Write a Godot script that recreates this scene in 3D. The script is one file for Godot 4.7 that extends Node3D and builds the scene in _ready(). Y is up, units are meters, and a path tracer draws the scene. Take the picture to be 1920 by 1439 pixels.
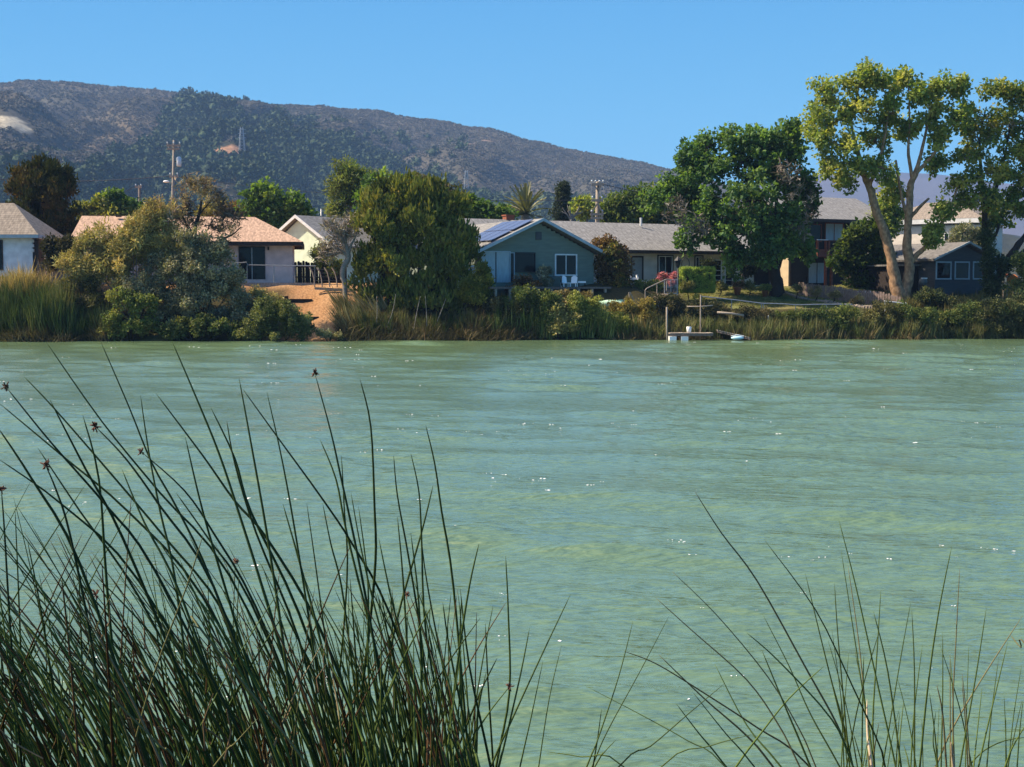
extends Node3D
# A windy green lake seen from a bank of bulrushes, with houses, trees and brush-covered hills on the far shore.

const FOCAL := 2600.0            # focal length in photo pixels (1920 wide)
const EYE := 3.2                 # metres above the water
var pitch := atan(179.5 / 2600.0)
var rng := RandomNumberGenerator.new()
var noise := FastNoiseLite.new()
var mats := {}
var leaf := {}
var used_names := {}

func rnd(a: float, b: float) -> float:
	return rng.randf_range(a, b)

func spot(px: float, py: float, d: float) -> Vector3:
	var x := (px - 960.0) / FOCAL
	var y := (719.5 - py) / FOCAL
	var s := d / (cos(pitch) + y * sin(pitch))
	return Vector3(x * s, EYE + (y * cos(pitch) - sin(pitch)) * s, -d)

func hgt(py: float, d: float) -> float:
	return spot(960, py, d).y

func wide(px: float, d: float) -> float:
	return spot(px, 540, d).x

func on_ground(px: float, d: float) -> Vector3:
	var p := spot(px, 545, d)
	p.y = ground_h(p.x, p.z)
	return p

# ---------------------------------------------------------------- naming
func numbered(called: String) -> String:
	var n: int = used_names.get(called, 0)
	used_names[called] = n + 1
	return called if n == 0 else "%s_%03d" % [called, n]

func tag(o: Node, label: String, category: String, group := "", kind := "") -> Node:
	if label: o.set_meta("label", label)
	if category: o.set_meta("category", category)
	if group: o.set_meta("group", group)
	if kind: o.set_meta("kind", kind)
	return o

func thing(called: String, label: String, category: String, at: Vector3, yaw := 0.0, group := "") -> Node3D:
	var o := Node3D.new()
	o.name = numbered(called)
	add_child(o)
	o.position = at
	o.rotation.y = yaw
	tag(o, label, category, group)
	return o

func obj(called: String, mesh: Mesh, mat: Material, parent: Node) -> MeshInstance3D:
	var o := MeshInstance3D.new()
	o.mesh = mesh
	o.material_override = mat
	var n := called
	var k := 1
	while parent.has_node(NodePath(n)):
		n = "%s_%03d" % [called, k]
		k += 1
	o.name = n
	parent.add_child(o, true)
	return o

func built(st: SurfaceTool) -> ArrayMesh:
	st.generate_normals()
	return st.commit()

func start(smooth := false) -> SurfaceTool:
	var st := SurfaceTool.new()
	st.begin(Mesh.PRIMITIVE_TRIANGLES)
	st.set_smooth_group(0 if smooth else -1)
	return st

func part(called: String, st: SurfaceTool, mat: String, parent: Node) -> MeshInstance3D:
	return obj(called, built(st), mats[mat], parent)

# ---------------------------------------------------------------- shapes
func tri(st: SurfaceTool, a: Vector3, b: Vector3, c: Vector3) -> void:
	st.add_vertex(a); st.add_vertex(b); st.add_vertex(c)

func quad(st: SurfaceTool, a: Vector3, b: Vector3, c: Vector3, d: Vector3) -> void:
	tri(st, a, b, c); tri(st, a, c, d)

func box(st: SurfaceTool, c: Vector3, s: Vector3, turn := Basis()) -> void:
	var h := s * 0.5
	var v: Array[Vector3] = []
	for i in 8:
		v.append(c + turn * Vector3(h.x if i & 1 else -h.x, h.y if i & 2 else -h.y, h.z if i & 4 else -h.z))
	quad(st, v[4], v[6], v[7], v[5])
	quad(st, v[1], v[3], v[2], v[0])
	quad(st, v[0], v[2], v[6], v[4])
	quad(st, v[5], v[7], v[3], v[1])
	quad(st, v[2], v[3], v[7], v[6])
	quad(st, v[0], v[4], v[5], v[1])

func span(st: SurfaceTool, lo: Vector3, hi: Vector3) -> void:
	box(st, (lo + hi) * 0.5, hi - lo)

func bar(st: SurfaceTool, a: Vector3, b: Vector3, w: float, h: float) -> void:
	var z := (b - a).normalized()
	var side := z.cross(Vector3.UP)
	if side.length() < 0.05: side = Vector3.RIGHT
	side = side.normalized()
	box(st, (a + b) * 0.5, Vector3(w, h, (b - a).length()), Basis(side, z.cross(side), z))

func tube(st: SurfaceTool, pts: Array, radii: Array, sides := 6) -> void:
	var rings: Array = []
	var up := Vector3(0.31, 0.2, 0.93)
	for i in pts.size():
		var t: Vector3 = (pts[mini(i + 1, pts.size() - 1)] - pts[maxi(i - 1, 0)]).normalized()
		var a := t.cross(up).normalized()
		var b := a.cross(t).normalized()
		up = b.cross(a) * 0.0 + up
		var ring: Array[Vector3] = []
		for k in sides:
			var w := TAU * k / sides
			ring.append(pts[i] + (a * cos(w) + b * sin(w)) * float(radii[i]))
		rings.append(ring)
	for i in pts.size() - 1:
		for k in sides:
			var n := (k + 1) % sides
			quad(st, rings[i][k], rings[i + 1][k], rings[i + 1][n], rings[i][n])
	var last := pts.size() - 1
	for k in range(1, sides - 1):
		tri(st, rings[0][0], rings[0][k], rings[0][k + 1])
		tri(st, rings[last][0], rings[last][k + 1], rings[last][k])

func curve_through(pts: Array, steps: int) -> Array:
	# Catmull-Rom through the points
	var out: Array = []
	var n := pts.size()
	for i in n - 1:
		var p0: Vector3 = pts[maxi(i - 1, 0)]
		var p1: Vector3 = pts[i]
		var p2: Vector3 = pts[i + 1]
		var p3: Vector3 = pts[mini(i + 2, n - 1)]
		for k in steps:
			var t := float(k) / steps
			out.append(0.5 * (2.0 * p1 + (p2 - p0) * t + (2.0 * p0 - 5.0 * p1 + 4.0 * p2 - p3) * t * t + (3.0 * p1 - p0 - 3.0 * p2 + p3) * t * t * t))
	out.append(pts[n - 1])
	return out

func ball(st: SurfaceTool, c: Vector3, r: Vector3, rough := 0.0, rows := 6, cols := 9, from := -PI / 2) -> void:
	var g: Array = []
	for i in rows + 1:
		var la := lerpf(from, PI / 2, float(i) / rows)
		var ring: Array = []
		for k in cols:
			var lo := TAU * k / cols
			var q := Vector3(cos(la) * cos(lo), sin(la), cos(la) * sin(lo))
			var f := 1.0 + rough * noise.get_noise_3dv(q * 60.0 + c * 37.0) * 2.0
			ring.append(c + q * r * f)
		g.append(ring)
	for i in rows:
		for k in cols:
			var n := (k + 1) % cols
			quad(st, g[i][k], g[i + 1][k], g[i + 1][n], g[i][n])

# ---------------------------------------------------------------- materials
func noise_tex(freq: float, lo: float, hi: float, octaves := 4, size := 256, kind := FastNoiseLite.TYPE_SIMPLEX_SMOOTH) -> NoiseTexture2D:
	var n := FastNoiseLite.new()
	n.noise_type = kind
	n.frequency = freq
	n.fractal_octaves = octaves
	n.seed = int(freq * 9173) + octaves
	var t := NoiseTexture2D.new()
	t.width = size; t.height = size
	t.seamless = true
	t.noise = n
	var g := Gradient.new()
	g.set_color(0, Color(lo, lo, lo)); g.set_color(1, Color(hi, hi, hi))
	t.color_ramp = g
	return t

func lin(r: float, g: float, b: float) -> Color:
	return Color(r, g, b).linear_to_srgb()

func surface(called: String, c: Color, rough := 0.85, tex: Texture2D = null, scale := Vector3.ONE, bump := 0.0) -> StandardMaterial3D:
	var m := StandardMaterial3D.new()
	m.resource_name = called
	m.albedo_color = c
	m.roughness = rough
	m.metallic_specular = 0.35
	if tex:
		m.albedo_texture = tex
		m.uv1_triplanar = true
		m.uv1_world_triplanar = true
		m.uv1_scale = scale
		if bump > 0.0:
			m.heightmap_enabled = true
			m.heightmap_texture = tex
			m.heightmap_scale = bump
	mats[called] = m
	return m

var shingle_tex: ImageTexture = null

func shingles(called: String, c: Color) -> void:
	# courses of asphalt tabs with streaks of wear, laid in the house's own axes
	if shingle_tex == null:
		rng.seed = 44
		var im := Image.create(512, 512, false, Image.FORMAT_RGB8)
		for row in 20:
			var x := 0
			var shift := rng.randi() % 30
			while x < 512:
				var w := 14 + rng.randi() % 12
				var g := rnd(0.84, 0.95)
				var y0 := row * 512 / 20; var y1 := (row + 1) * 512 / 20
				for yy in range(y0, y1):
					for xx in range(x, mini(x + w, 512)):
						var n := noise.get_noise_2d(xx * 4.0, yy * 1.3) * 0.2 + noise.get_noise_2d(xx * 40.0, yy * 40.0) * 0.07
						var v := g + n
						if yy >= y1 - 4: v *= 0.82
						if xx == x and shift > 5: v *= 0.92
						im.set_pixel(xx, yy, Color(v, v, v))
				x += w
		shingle_tex = ImageTexture.create_from_image(im)
	var m := surface(called, c, 0.95, shingle_tex, Vector3(0.26, 0.26, 0.26))
	m.uv1_world_triplanar = false
	m.uv1_triplanar_sharpness = 12.0

func leafy(called: String, through: float, rough := 0.55) -> StandardMaterial3D:
	var m := StandardMaterial3D.new()
	m.resource_name = called
	m.vertex_color_use_as_albedo = true
	m.roughness = rough
	m.metallic_specular = 0.3
	m.cull_mode = BaseMaterial3D.CULL_DISABLED
	if through > 0.0:
		m.backlight_enabled = true
		m.backlight = Color(through, through, through * 0.55)
	mats[called] = m
	return m

func make_materials() -> void:
	var fine := noise_tex(0.05, 0.62, 1.0, 5)
	var coarse := noise_tex(0.012, 0.86, 1.0, 5)
	var grain := noise_tex(0.11, 0.55, 1.0, 3)
	shingles("shingle_tan", lin(0.52, 0.345, 0.24))
	shingles("shingle_grey", lin(0.275, 0.268, 0.255))
	shingles("shingle_brown", lin(0.30, 0.25, 0.20))
	shingles("shingle_dark", lin(0.19, 0.18, 0.17))
	surface("stucco_pink", lin(0.82, 0.66, 0.62), 0.95, coarse, Vector3(0.4, 0.4, 0.4))
	surface("stucco_white", lin(0.84, 0.85, 0.86), 0.95, coarse, Vector3(0.4, 0.4, 0.4))
	surface("stucco_cream", lin(0.80, 0.71, 0.60), 0.95, coarse, Vector3(0.4, 0.4, 0.4))
	surface("stucco_ivory", lin(0.58, 0.46, 0.30), 0.95, coarse, Vector3(0.4, 0.4, 0.4))
	surface("wall_mint", lin(0.76, 0.88, 0.66), 0.9, coarse, Vector3(0.4, 0.4, 0.4))
	surface("siding_green", lin(0.185, 0.225, 0.18), 0.8, coarse, Vector3(0.3, 1.2, 0.3))
	surface("siding_slate", lin(0.085, 0.092, 0.10), 0.8, coarse, Vector3(0.3, 1.2, 0.3))
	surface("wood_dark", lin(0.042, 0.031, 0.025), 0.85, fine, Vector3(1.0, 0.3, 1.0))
	surface("wood_red", lin(0.30, 0.085, 0.045), 0.75, fine, Vector3(1.0, 0.3, 1.0))
	surface("wood_grey", lin(0.25, 0.20, 0.17), 0.9, fine, Vector3(1.5, 0.3, 1.5), 0.6)
	surface("wood_picket", lin(0.34, 0.25, 0.21), 0.9, fine, Vector3(1.5, 0.3, 1.5), 0.6)
	surface("wood_pole", lin(0.46, 0.39, 0.32), 0.9, fine, Vector3(2.0, 0.3, 2.0), 0.6)
	surface("wood_pale", lin(0.52, 0.43, 0.34), 0.9, fine, Vector3(1.5, 0.3, 1.5), 0.6)
	surface("trim_white", lin(0.78, 0.78, 0.76), 0.6, coarse, Vector3(0.6, 0.6, 0.6))
	surface("trim_brown", lin(0.085, 0.06, 0.05), 0.7, fine, Vector3(0.6, 0.6, 0.6))
	surface("trim_blue_grey", lin(0.42, 0.50, 0.55), 0.6, coarse, Vector3(0.6, 0.6, 0.6))
	surface("door_grey", lin(0.40, 0.39, 0.36), 0.6, coarse, Vector3(0.6, 0.6, 0.6))
	surface("curtain", lin(0.42, 0.50, 0.52), 0.9, coarse, Vector3(2.5, 0.3, 2.5))
	surface("metal_grey", lin(0.40, 0.41, 0.42), 0.45, coarse, Vector3(1, 1, 1)).metallic = 0.5
	surface("metal_dark", lin(0.03, 0.03, 0.032), 0.5)
	surface("pylon_steel", lin(0.30, 0.33, 0.35), 0.6)
	surface("enamel_grey", lin(0.55, 0.60, 0.63), 0.45)
	surface("plastic_white", lin(0.82, 0.82, 0.80), 0.5)
	surface("foam_white", lin(0.80, 0.80, 0.78), 0.9)
	surface("plastic_blue", lin(0.40, 0.62, 0.72), 0.5)
	surface("plastic_mint", lin(0.50, 0.72, 0.50), 0.5)
	surface("cloth_orange", lin(0.75, 0.20, 0.04), 0.8, fine, Vector3(0.8, 0.8, 0.8))
	surface("cover_grey", lin(0.20, 0.22, 0.22), 0.7, fine, Vector3(0.8, 0.8, 0.8))
	surface("terracotta", lin(0.48, 0.17, 0.08), 0.85, fine, Vector3(1, 1, 1))
	surface("brick_red", lin(0.38, 0.13, 0.075), 0.9, fine, Vector3(1, 1, 1))
	surface("earth_stone", lin(0.42, 0.34, 0.26), 0.95, fine, Vector3(0.6, 0.6, 0.6), 2.0)
	surface("bark_dark", lin(0.055, 0.042, 0.034), 0.95, fine, Vector3(1.2, 0.5, 1.2), 3.0)
	surface("bark_plane", lin(0.52, 0.32, 0.18), 0.9, noise_tex(0.02, 0.5, 1.0, 3), Vector3(0.7, 0.45, 0.7), 2.0)
	surface("bark_grey", lin(0.42, 0.37, 0.32), 0.95, fine, Vector3(1.2, 0.5, 1.2), 3.0)
	surface("concrete", lin(0.48, 0.45, 0.40), 0.95, fine, Vector3(0.5, 0.5, 0.5))
	var gl := surface("pane_dark", lin(0.012, 0.014, 0.016), 0.06)
	gl.metallic_specular = 0.28
	var so := surface("solar_blue", lin(0.10, 0.11, 0.17), 0.25)
	so.metallic_specular = 0.6
	leafy("leaf_broad", 1.0)
	leafy("leaf_dense", 0.8, 0.7)
	leafy("leaf_dry", 0.7, 0.8)
	leafy("scrub", 0.0, 0.95)
	leafy("reed_stem", 0.0, 0.6)
	mats.reed_stem.metallic_specular = 0.18
	leafy("seed_husk", 0.0, 0.9)

# ---------------------------------------------------------------- foliage meshes (about one unit in radius)
func clump(count: int, size: float, slim: float, upward: float, core := 0.0, sd := 1) -> ArrayMesh:
	rng.seed = sd
	var st := start(true)
	st.set_smooth_group(-1)
	if core > 0.0:
		st.set_color(Color(0.75, 0.75, 0.75))
		ball(st, Vector3.ZERO, Vector3(core, core, core), 0.25, 5, 7)  # darker inner ball added to block light between the leaves
	for i in count:
		var o := Vector3(rng.randfn(), rng.randfn(), rng.randfn()).normalized()
		var c := o * (core + (1.0 - core) * pow(rng.randf(), 0.5))
		var way := (o + Vector3(rng.randfn(), rng.randfn(), rng.randfn()) * 0.7 + Vector3.UP * upward * 2.0).normalized()
		var side := way.cross(Vector3(rng.randfn(), rng.randfn(), rng.randfn())).normalized()
		var lift := side.cross(way).normalized()
		var l := size * rnd(0.7, 1.3)
		var w := l * slim
		var g := rnd(0.72, 1.28)
		st.set_color(Color(g * rnd(0.9, 1.1), g, g * rnd(0.85, 1.15)))
		var a := c - way * l * 0.5
		var b := c + way * l * 0.5 - lift * l * 0.12
		var m := c + lift * l * 0.1
		tri(st, a, m - side * w, b)
		tri(st, a, b, m + side * w)
	return built(st)

func spiky(count: int, sd: int) -> ArrayMesh:
	# upright sprays of scale foliage
	rng.seed = sd
	var st := start()
	for i in count:
		var o := Vector3(rng.randfn(), rng.randfn() * 0.8, rng.randfn()).normalized()
		var c := o * pow(rng.randf(), 0.6) * 0.8
		var way := (o * 0.6 + Vector3.UP * 0.9 + Vector3(rng.randfn(), rng.randfn(), rng.randfn()) * 0.35).normalized()
		var side := way.cross(Vector3(rng.randfn(), rng.randfn(), rng.randfn())).normalized()
		var third := side.cross(way)
		var l := rnd(0.35, 0.6)
		var w := l * 0.22
		var g := rnd(0.7, 1.3)
		st.set_color(Color(g * rnd(0.85, 1.2), g, g * 0.9))
		var b := c + way * l
		var m := c + way * l * 0.45
		tri(st, c, m - side * w, b); tri(st, c, b, m + side * w)
		tri(st, c, m - third * w, b); tri(st, c, b, m + third * w)
	return built(st)

func tuft(count: int, spread: float, width: float, bend: float, sd: int) -> ArrayMesh:
	# upright blades, one unit tall
	rng.seed = sd
	var st := start()
	for i in count:
		var w := rnd(0, TAU)
		var out_way := Vector3(cos(w), 0, sin(w))
		var root := Vector3(rng.randfn(), 0, rng.randfn()) * spread * 0.35
		var l := rnd(0.55, 1.0)
		var tip := root + Vector3(0, l, 0) + out_way * bend * l * rnd(0.2, 1.2)
		var mid := root + Vector3(0, l * 0.55, 0) + out_way * bend * l * 0.25
		var w2 := rnd(0, TAU)
		var side := Vector3(cos(w2), 0, sin(w2)) * width
		var g := rnd(0.6, 1.35)
		st.set_color(Color(g * rnd(0.85, 1.25), g, g * rnd(0.8, 1.1)))
		quad(st, root - side, mid - side * 0.8, mid + side * 0.8, root + side)
		tri(st, mid - side * 0.8, tip, mid + side * 0.8)
	return built(st)

func make_leaves() -> void:
	leaf.broad = [clump(26, 0.5, 0.36, -0.1, 0.0, 11), clump(26, 0.5, 0.36, -0.1, 0.0, 12)]
	leaf.dense = [clump(34, 0.42, 0.34, 0.15, 0.0, 13), clump(34, 0.42, 0.34, 0.15, 0.0, 14)]
	leaf.slim = [clump(34, 0.55, 0.13, 0.25, 0.0, 15), clump(34, 0.55, 0.13, 0.25, 0.0, 16)]
	leaf.twig = [clump(22, 0.9, 0.035, 0.2, 0.0, 17)]
	leaf.spray = [spiky(26, 18), spiky(26, 19)]
	leaf.oak = [clump(46, 0.5, 0.42, 0.2, 0.62, 20)]
	leaf.scrub = [clump(20, 0.6, 0.4, 0.3, 0.6, 21)]
	leaf.tule = [tuft(14, 0.3, 0.019, 0.16, 22), tuft(14, 0.3, 0.019, 0.16, 23)]
	leaf.grass = [tuft(20, 0.5, 0.022, 0.6, 24), tuft(20, 0.5, 0.022, 0.6, 25)]
	leaf.thatch = [tuft(22, 0.6, 0.019, 1.1, 26)]

func scatter(called: String, mesh: Mesh, mat: String, places: Array, tints: Array, parent: Node, kind := "stuff") -> MultiMeshInstance3D:
	var mm := MultiMesh.new()
	mm.transform_format = MultiMesh.TRANSFORM_3D
	mm.use_colors = true
	mm.mesh = mesh
	mm.instance_count = places.size()
	for i in places.size():
		var t: Transform3D = places[i]
		mm.set_instance_transform(i, t)
		var c: Color = tints[i]
		mm.set_instance_color(i, c)
	var o := MultiMeshInstance3D.new()
	o.multimesh = mm
	o.material_override = mats[mat]
	var n := called
	var k := 1
	while parent.has_node(NodePath(n)):
		n = "%s_%03d" % [called, k]
		k += 1
	o.name = n
	parent.add_child(o, true)
	if kind: o.set_meta("kind", kind)
	return o

func rand_unit() -> Vector3:
	return Vector3(rng.randfn(), rng.randfn(), rng.randfn()).normalized()

func shade_of(palette: Array, tone: float) -> Color:
	# palette: dark, middle, light; leaf variety plus painted contrast of lit and shaded clumps
	var c: Color = palette[1]
	var to: Color = palette[2] if tone > 0 else palette[0]
	c = c.lerp(to, minf(absf(tone), 1.0))
	var g := rnd(0.8, 1.22) * 1.15
	return Color(c.r * g * rnd(0.93, 1.07), c.g * g, c.b * g)

func crown(parent: Node3D, called: String, kind: String, mat: String, blobs: Array, d: float, size: float, dens: float, palette: Array, o := {}) -> void:
	var origin := parent.position
	var variants: Array = leaf[kind]
	var places: Array = []
	var tints: Array = []
	for v in variants:
		places.append([]); tints.append([])
	var twigs := start(true)
	var n_twigs := 0
	var s := d / FOCAL
	for b in blobs:
		var c := spot(b[0], b[1], d + (b[4] if b.size() > 4 else 0.0))
		var rx: float = b[2] * s * o.get("shrink", 1.0)
		var ry: float = b[3] * s * o.get("shrink", 1.0)
		var rz: float = minf(rx, ry) * o.get("deep", 1.0)
		var nsub := int(8 + rx * ry * o.get("lumps", 1.6) * 2.3)
		for i in nsub:
			var u := rand_unit()
			if u.y < -0.35 and rng.randf() < 0.5: u.y = -u.y
			var cc: Vector3 = c + u * Vector3(rx, ry, rz) * rnd(o.get("inner", 0.4), o.get("outer", 0.95))
			var rr: float = minf(rx, ry) * rnd(0.24, 0.46) * o.get("lump", 1.0)
			rr = maxf(rr, size * 0.8)
			var tone := rng.randfn() * 0.45
			var m := int(dens * rr * rr / (size * size)) + 1
			if o.get("twigs", false):
				tube(twigs, [c - origin, (c + cc) * 0.5 - origin + rand_unit() * rr * 0.2, cc - origin], [0.06, 0.035, 0.012], 4)
				n_twigs += 1
			for j in m:
				var w := rand_unit()
				var p: Vector3 = cc + w * rr * pow(rng.randf(), 0.4) * Vector3(1, o.get("flat", 0.8), 1)
				if p.y < o.get("floor", -9.0): continue
				var sc := size * rnd(0.65, 1.25)
				var basis := Basis(Vector3.UP, rnd(0, TAU)) * Basis(Vector3.RIGHT, rng.randfn() * o.get("tumble", 0.6)) * Basis(Vector3.FORWARD, rng.randfn() * o.get("tumble", 0.6))
				var k := rng.randi() % variants.size()
				places[k].append(Transform3D(basis.scaled(Vector3(sc, sc * o.get("tall", 1.0), sc)), p - origin))
				tints[k].append(shade_of(palette, tone + rng.randfn() * 0.5))
	if n_twigs: part("branches", twigs, o.get("bark", "bark_dark"), parent).set_meta("kind", "stuff")
	for k in variants.size():
		if places[k].size(): scatter(called, variants[k], mat, places[k], tints[k], parent)

func limb(st: SurfaceTool, pts: Array, d: float, origin: Vector3, sides := 8, wob := 0.0) -> void:
	# pts: [px, py, radius px (, depth offset)]
	var way: Array = []
	var rad: Array = []
	for p in pts:
		way.append(spot(p[0], p[1], d + (p[3] if p.size() > 3 else 0.0)) - origin)
		rad.append(p[2] * d / FOCAL)
	var fine := curve_through(way, 4)
	var r2: Array = []
	for i in fine.size():
		var t := float(i) / 4.0
		var k := mini(int(t), rad.size() - 2)
		r2.append(lerpf(rad[k], rad[k + 1], t - k) * (1.0 + rnd(-0.08, 0.08)))
		fine[i] += rand_unit() * wob * float(r2[i])
	tube(st, fine, r2, sides)

func plant(called: String, label: String, category: String, px: float, d: float, group := "") -> Node3D:
	return thing(called, label, category, on_ground(px, d), 0.0, group)

# ================================================================ the setting
func _ready() -> void:
	rng.seed = 7
	noise.seed = 5
	noise.frequency = 0.01
	noise.fractal_octaves = 4
	var cam := Camera3D.new()
	cam.name = "camera"
	add_child(cam)
	cam.position = Vector3(0, EYE, 0)
	cam.rotation.x = -pitch
	cam.fov = rad_to_deg(2.0 * atan(719.5 / FOCAL))
	cam.near = 0.1
	cam.far = 12000.0
	cam.current = true

	var env := Environment.new()
	env.background_mode = Environment.BG_SKY
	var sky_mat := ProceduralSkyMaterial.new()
	var k := 1.35
	sky_mat.sky_energy_multiplier = k * 0.67
	sky_mat.sky_top_color = Color(0.008 / k, 0.19 / k, 0.63 / k).linear_to_srgb()
	sky_mat.sky_horizon_color = Color(0.235 / k, 0.69 / k, 0.98 / k).linear_to_srgb()
	sky_mat.sky_curve = 0.15
	sky_mat.ground_energy_multiplier = 1.0
	sky_mat.ground_horizon_color = Color(0.16, 0.22, 0.2).linear_to_srgb()
	sky_mat.ground_bottom_color = Color(0.08, 0.1, 0.07).linear_to_srgb()
	sky_mat.sun_angle_max = 75.0  # sun glow widened to lift the fill on shaded walls
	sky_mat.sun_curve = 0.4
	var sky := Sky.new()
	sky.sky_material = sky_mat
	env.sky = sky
	env.tonemap_mode = Environment.TONE_MAPPER_LINEAR
	env.tonemap_exposure = 1.9
	env.sdfgi_enabled = true
	env.ssao_enabled = true
	env.ssil_enabled = true
	env.fog_enabled = true
	env.fog_mode = Environment.FOG_MODE_EXPONENTIAL
	env.fog_density = 0.00017
	env.fog_light_color = Color(0.60, 0.76, 0.97)
	var we := WorldEnvironment.new()
	we.name = "environment"
	we.environment = env
	add_child(we)

	var sun := DirectionalLight3D.new()
	sun.name = "sun"
	add_child(sun)
	sun.look_at_from_position(Vector3(-68, 73, -5), Vector3.ZERO)
	sun.light_energy = 1.6
	sun.light_color = Color(1.0, 0.93, 0.83)
	sun.light_angular_distance = 0.53
	sun.shadow_enabled = true

	make_materials()
	make_leaves()
	make_ground()
	make_hills()
	make_water()
	make_buildings()
	make_trees()
	make_bank_plants()
	make_yard_things()
	make_poles()
	make_near_reeds()

func shore(x: float) -> float:
	return lerpf(83.0, 87.2, clampf((x + 30.0) / 60.0, 0.0, 1.0)) + 0.3 * sin(x * 0.7) + 0.2 * sin(x * 1.9 + 1.0)

func ground_h(x: float, z: float) -> float:
	var d := -z
	if d < 40.0:
		return lerpf(1.45, -1.3, smoothstep(2.6, 8.6, d)) + 0.1 * noise.get_noise_2d(x * 30.0, z * 30.0)
	var s := d - shore(x)
	if s < 0.0: return maxf(-1.3, s * 0.45 - 0.02)
	var t := clampf(s / 7.5, 0.0, 1.0)
	var west := 3.5 * pow(sin(t * PI / 2), 1.15)
	var east := 0.0
	if s < 5.5: east = 1.85 * sin(s / 5.5 * PI / 2)
	else: east = lerpf(1.85, 3.3, smoothstep(4.0, 15.0, s))
	var far_east := lerpf(east, minf(east, 2.4 + maxf(0.0, s - 14.0) * 0.08), smoothstep(25.0, 29.0, x))
	var b := smoothstep(7.0, 11.5, x)
	var h := lerpf(west, far_east, b)
	h += 0.07 * noise.get_noise_2d(x * 40.0, z * 40.0) * clampf(s, 0.0, 1.0)
	if d > 150.0: h = lerpf(h, 3.0, clampf((d - 150.0) / 60.0, 0.0, 1.0))
	return h

func ground_tint(x: float, z: float) -> Color:
	var d := -z
	var c := Color(0.075, 0.068, 0.035)
	if d < 40.0: return Color(0.07, 0.055, 0.03)
	var s := d - shore(x)
	var n := noise.get_noise_2d(x * 25.0 + 300.0, z * 25.0)
	var px := 960.0 + x / d * FOCAL
	c = c.lerp(Color(0.12, 0.11, 0.04), clampf(n * 1.5, 0, 1))
	var dirt := smoothstep(520.0, 560.0, px) * (1.0 - smoothstep(690.0, 740.0, px)) * smoothstep(-0.6, 0.3, s)
	dirt = maxf(dirt, smoothstep(4.5, 6.5, s) * (1.0 - smoothstep(650.0, 720.0, px)))
	c = c.lerp(Color(0.52, 0.27, 0.12).lerp(Color(0.62, 0.38, 0.2), clampf(n + 0.5, 0, 1)), dirt)
	var lawn := smoothstep(11.5, 12.5, x) * (1.0 - smoothstep(24.5, 25.2, x)) * smoothstep(4.6, 5.4, s)
	c = c.lerp(Color(0.20, 0.215, 0.075).lerp(Color(0.28, 0.25, 0.10), clampf(n * 2.0 + 0.3, 0, 1)), lawn)
	return c

func make_ground() -> void:
	var xs: Array = [-2500.0, -1200.0, -600.0, -300.0, -150.0, -90.0, -60.0, -45.0]
	var x := -38.0
	while x <= 44.0:
		xs.append(x); x += 0.45
	xs.append_array([50.0, 60.0, 90.0, 150.0, 300.0, 600.0, 1200.0, 2500.0])
	var zs: Array = [60.0, 20.0]
	var z := 4.0
	while z > -12.0:
		zs.append(z); z -= 0.5
	zs.append_array([-20.0, -40.0, -60.0, -74.0])
	z = -80.0
	while z > -116.0:
		zs.append(z); z -= 0.35
	zs.append_array([-124.0, -135.0, -150.0, -180.0, -210.0, -300.0, -450.0, -700.0, -1000.0, -2600.0, -5000.0])
	var v := PackedVector3Array()
	var c := PackedColorArray()
	for zz in zs:
		for xx in xs:
			v.append(Vector3(xx, ground_h(xx, zz), zz))
			c.append(ground_tint(xx, zz))
	var o := obj("ground", sheet(v, c, xs.size(), zs.size()), earth("earth", 0.95, 0.35), self)
	tag(o, "bare orange dirt, dry soil and lawn of the lake banks", "", "", "structure")

func earth(called: String, rough: float, scale: float) -> StandardMaterial3D:
	var m := surface(called, Color.WHITE, rough, noise_tex(0.03, 0.6, 1.0, 6, 512), Vector3(scale, scale, scale), 6.0)
	m.vertex_color_use_as_albedo = true
	m.metallic_specular = 0.15
	return m

func sheet(v: PackedVector3Array, c: PackedColorArray, nx: int, nz: int, given := PackedVector3Array(), uv := PackedVector2Array()) -> ArrayMesh:
	var idx := PackedInt32Array()
	idx.resize((nx - 1) * (nz - 1) * 6)
	var k := 0
	for j in nz - 1:
		for i in nx - 1:
			var a := j * nx + i
			idx[k] = a; idx[k + 1] = a + nx; idx[k + 2] = a + nx + 1
			idx[k + 3] = a; idx[k + 4] = a + nx + 1; idx[k + 5] = a + 1
			k += 6
	var nrm := given
	if nrm.is_empty():
		nrm.resize(v.size())
		for j in nz:
			for i in nx:
				var e := v[j * nx + mini(i + 1, nx - 1)] - v[j * nx + maxi(i - 1, 0)]
				var f := v[mini(j + 1, nz - 1) * nx + i] - v[maxi(j - 1, 0) * nx + i]
				var q := e.cross(f).normalized()
				nrm[j * nx + i] = q if q.y > 0.0 else -q
	var arr := []
	arr.resize(Mesh.ARRAY_MAX)
	arr[Mesh.ARRAY_VERTEX] = v
	arr[Mesh.ARRAY_NORMAL] = nrm
	if c.size(): arr[Mesh.ARRAY_COLOR] = c
	if uv.size(): arr[Mesh.ARRAY_TEX_UV] = uv
	arr[Mesh.ARRAY_INDEX] = idx
	var m := ArrayMesh.new()
	m.add_surface_from_arrays(Mesh.PRIMITIVE_TRIANGLES, arr)
	return m

# ---------------------------------------------------------------- hills
const CREST := [[-900, 262], [-500, 215], [-200, 176], [0, 157], [62, 151], [130, 154], [220, 161], [330, 172], [400, 182], [440, 193], [500, 198], [560, 196], [620, 199], [700, 206], [800, 222], [910, 238], [1000, 262], [1100, 284], [1200, 303], [1260, 318], [1400, 352], [1600, 400], [1900, 470], [2400, 530]]

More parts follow.
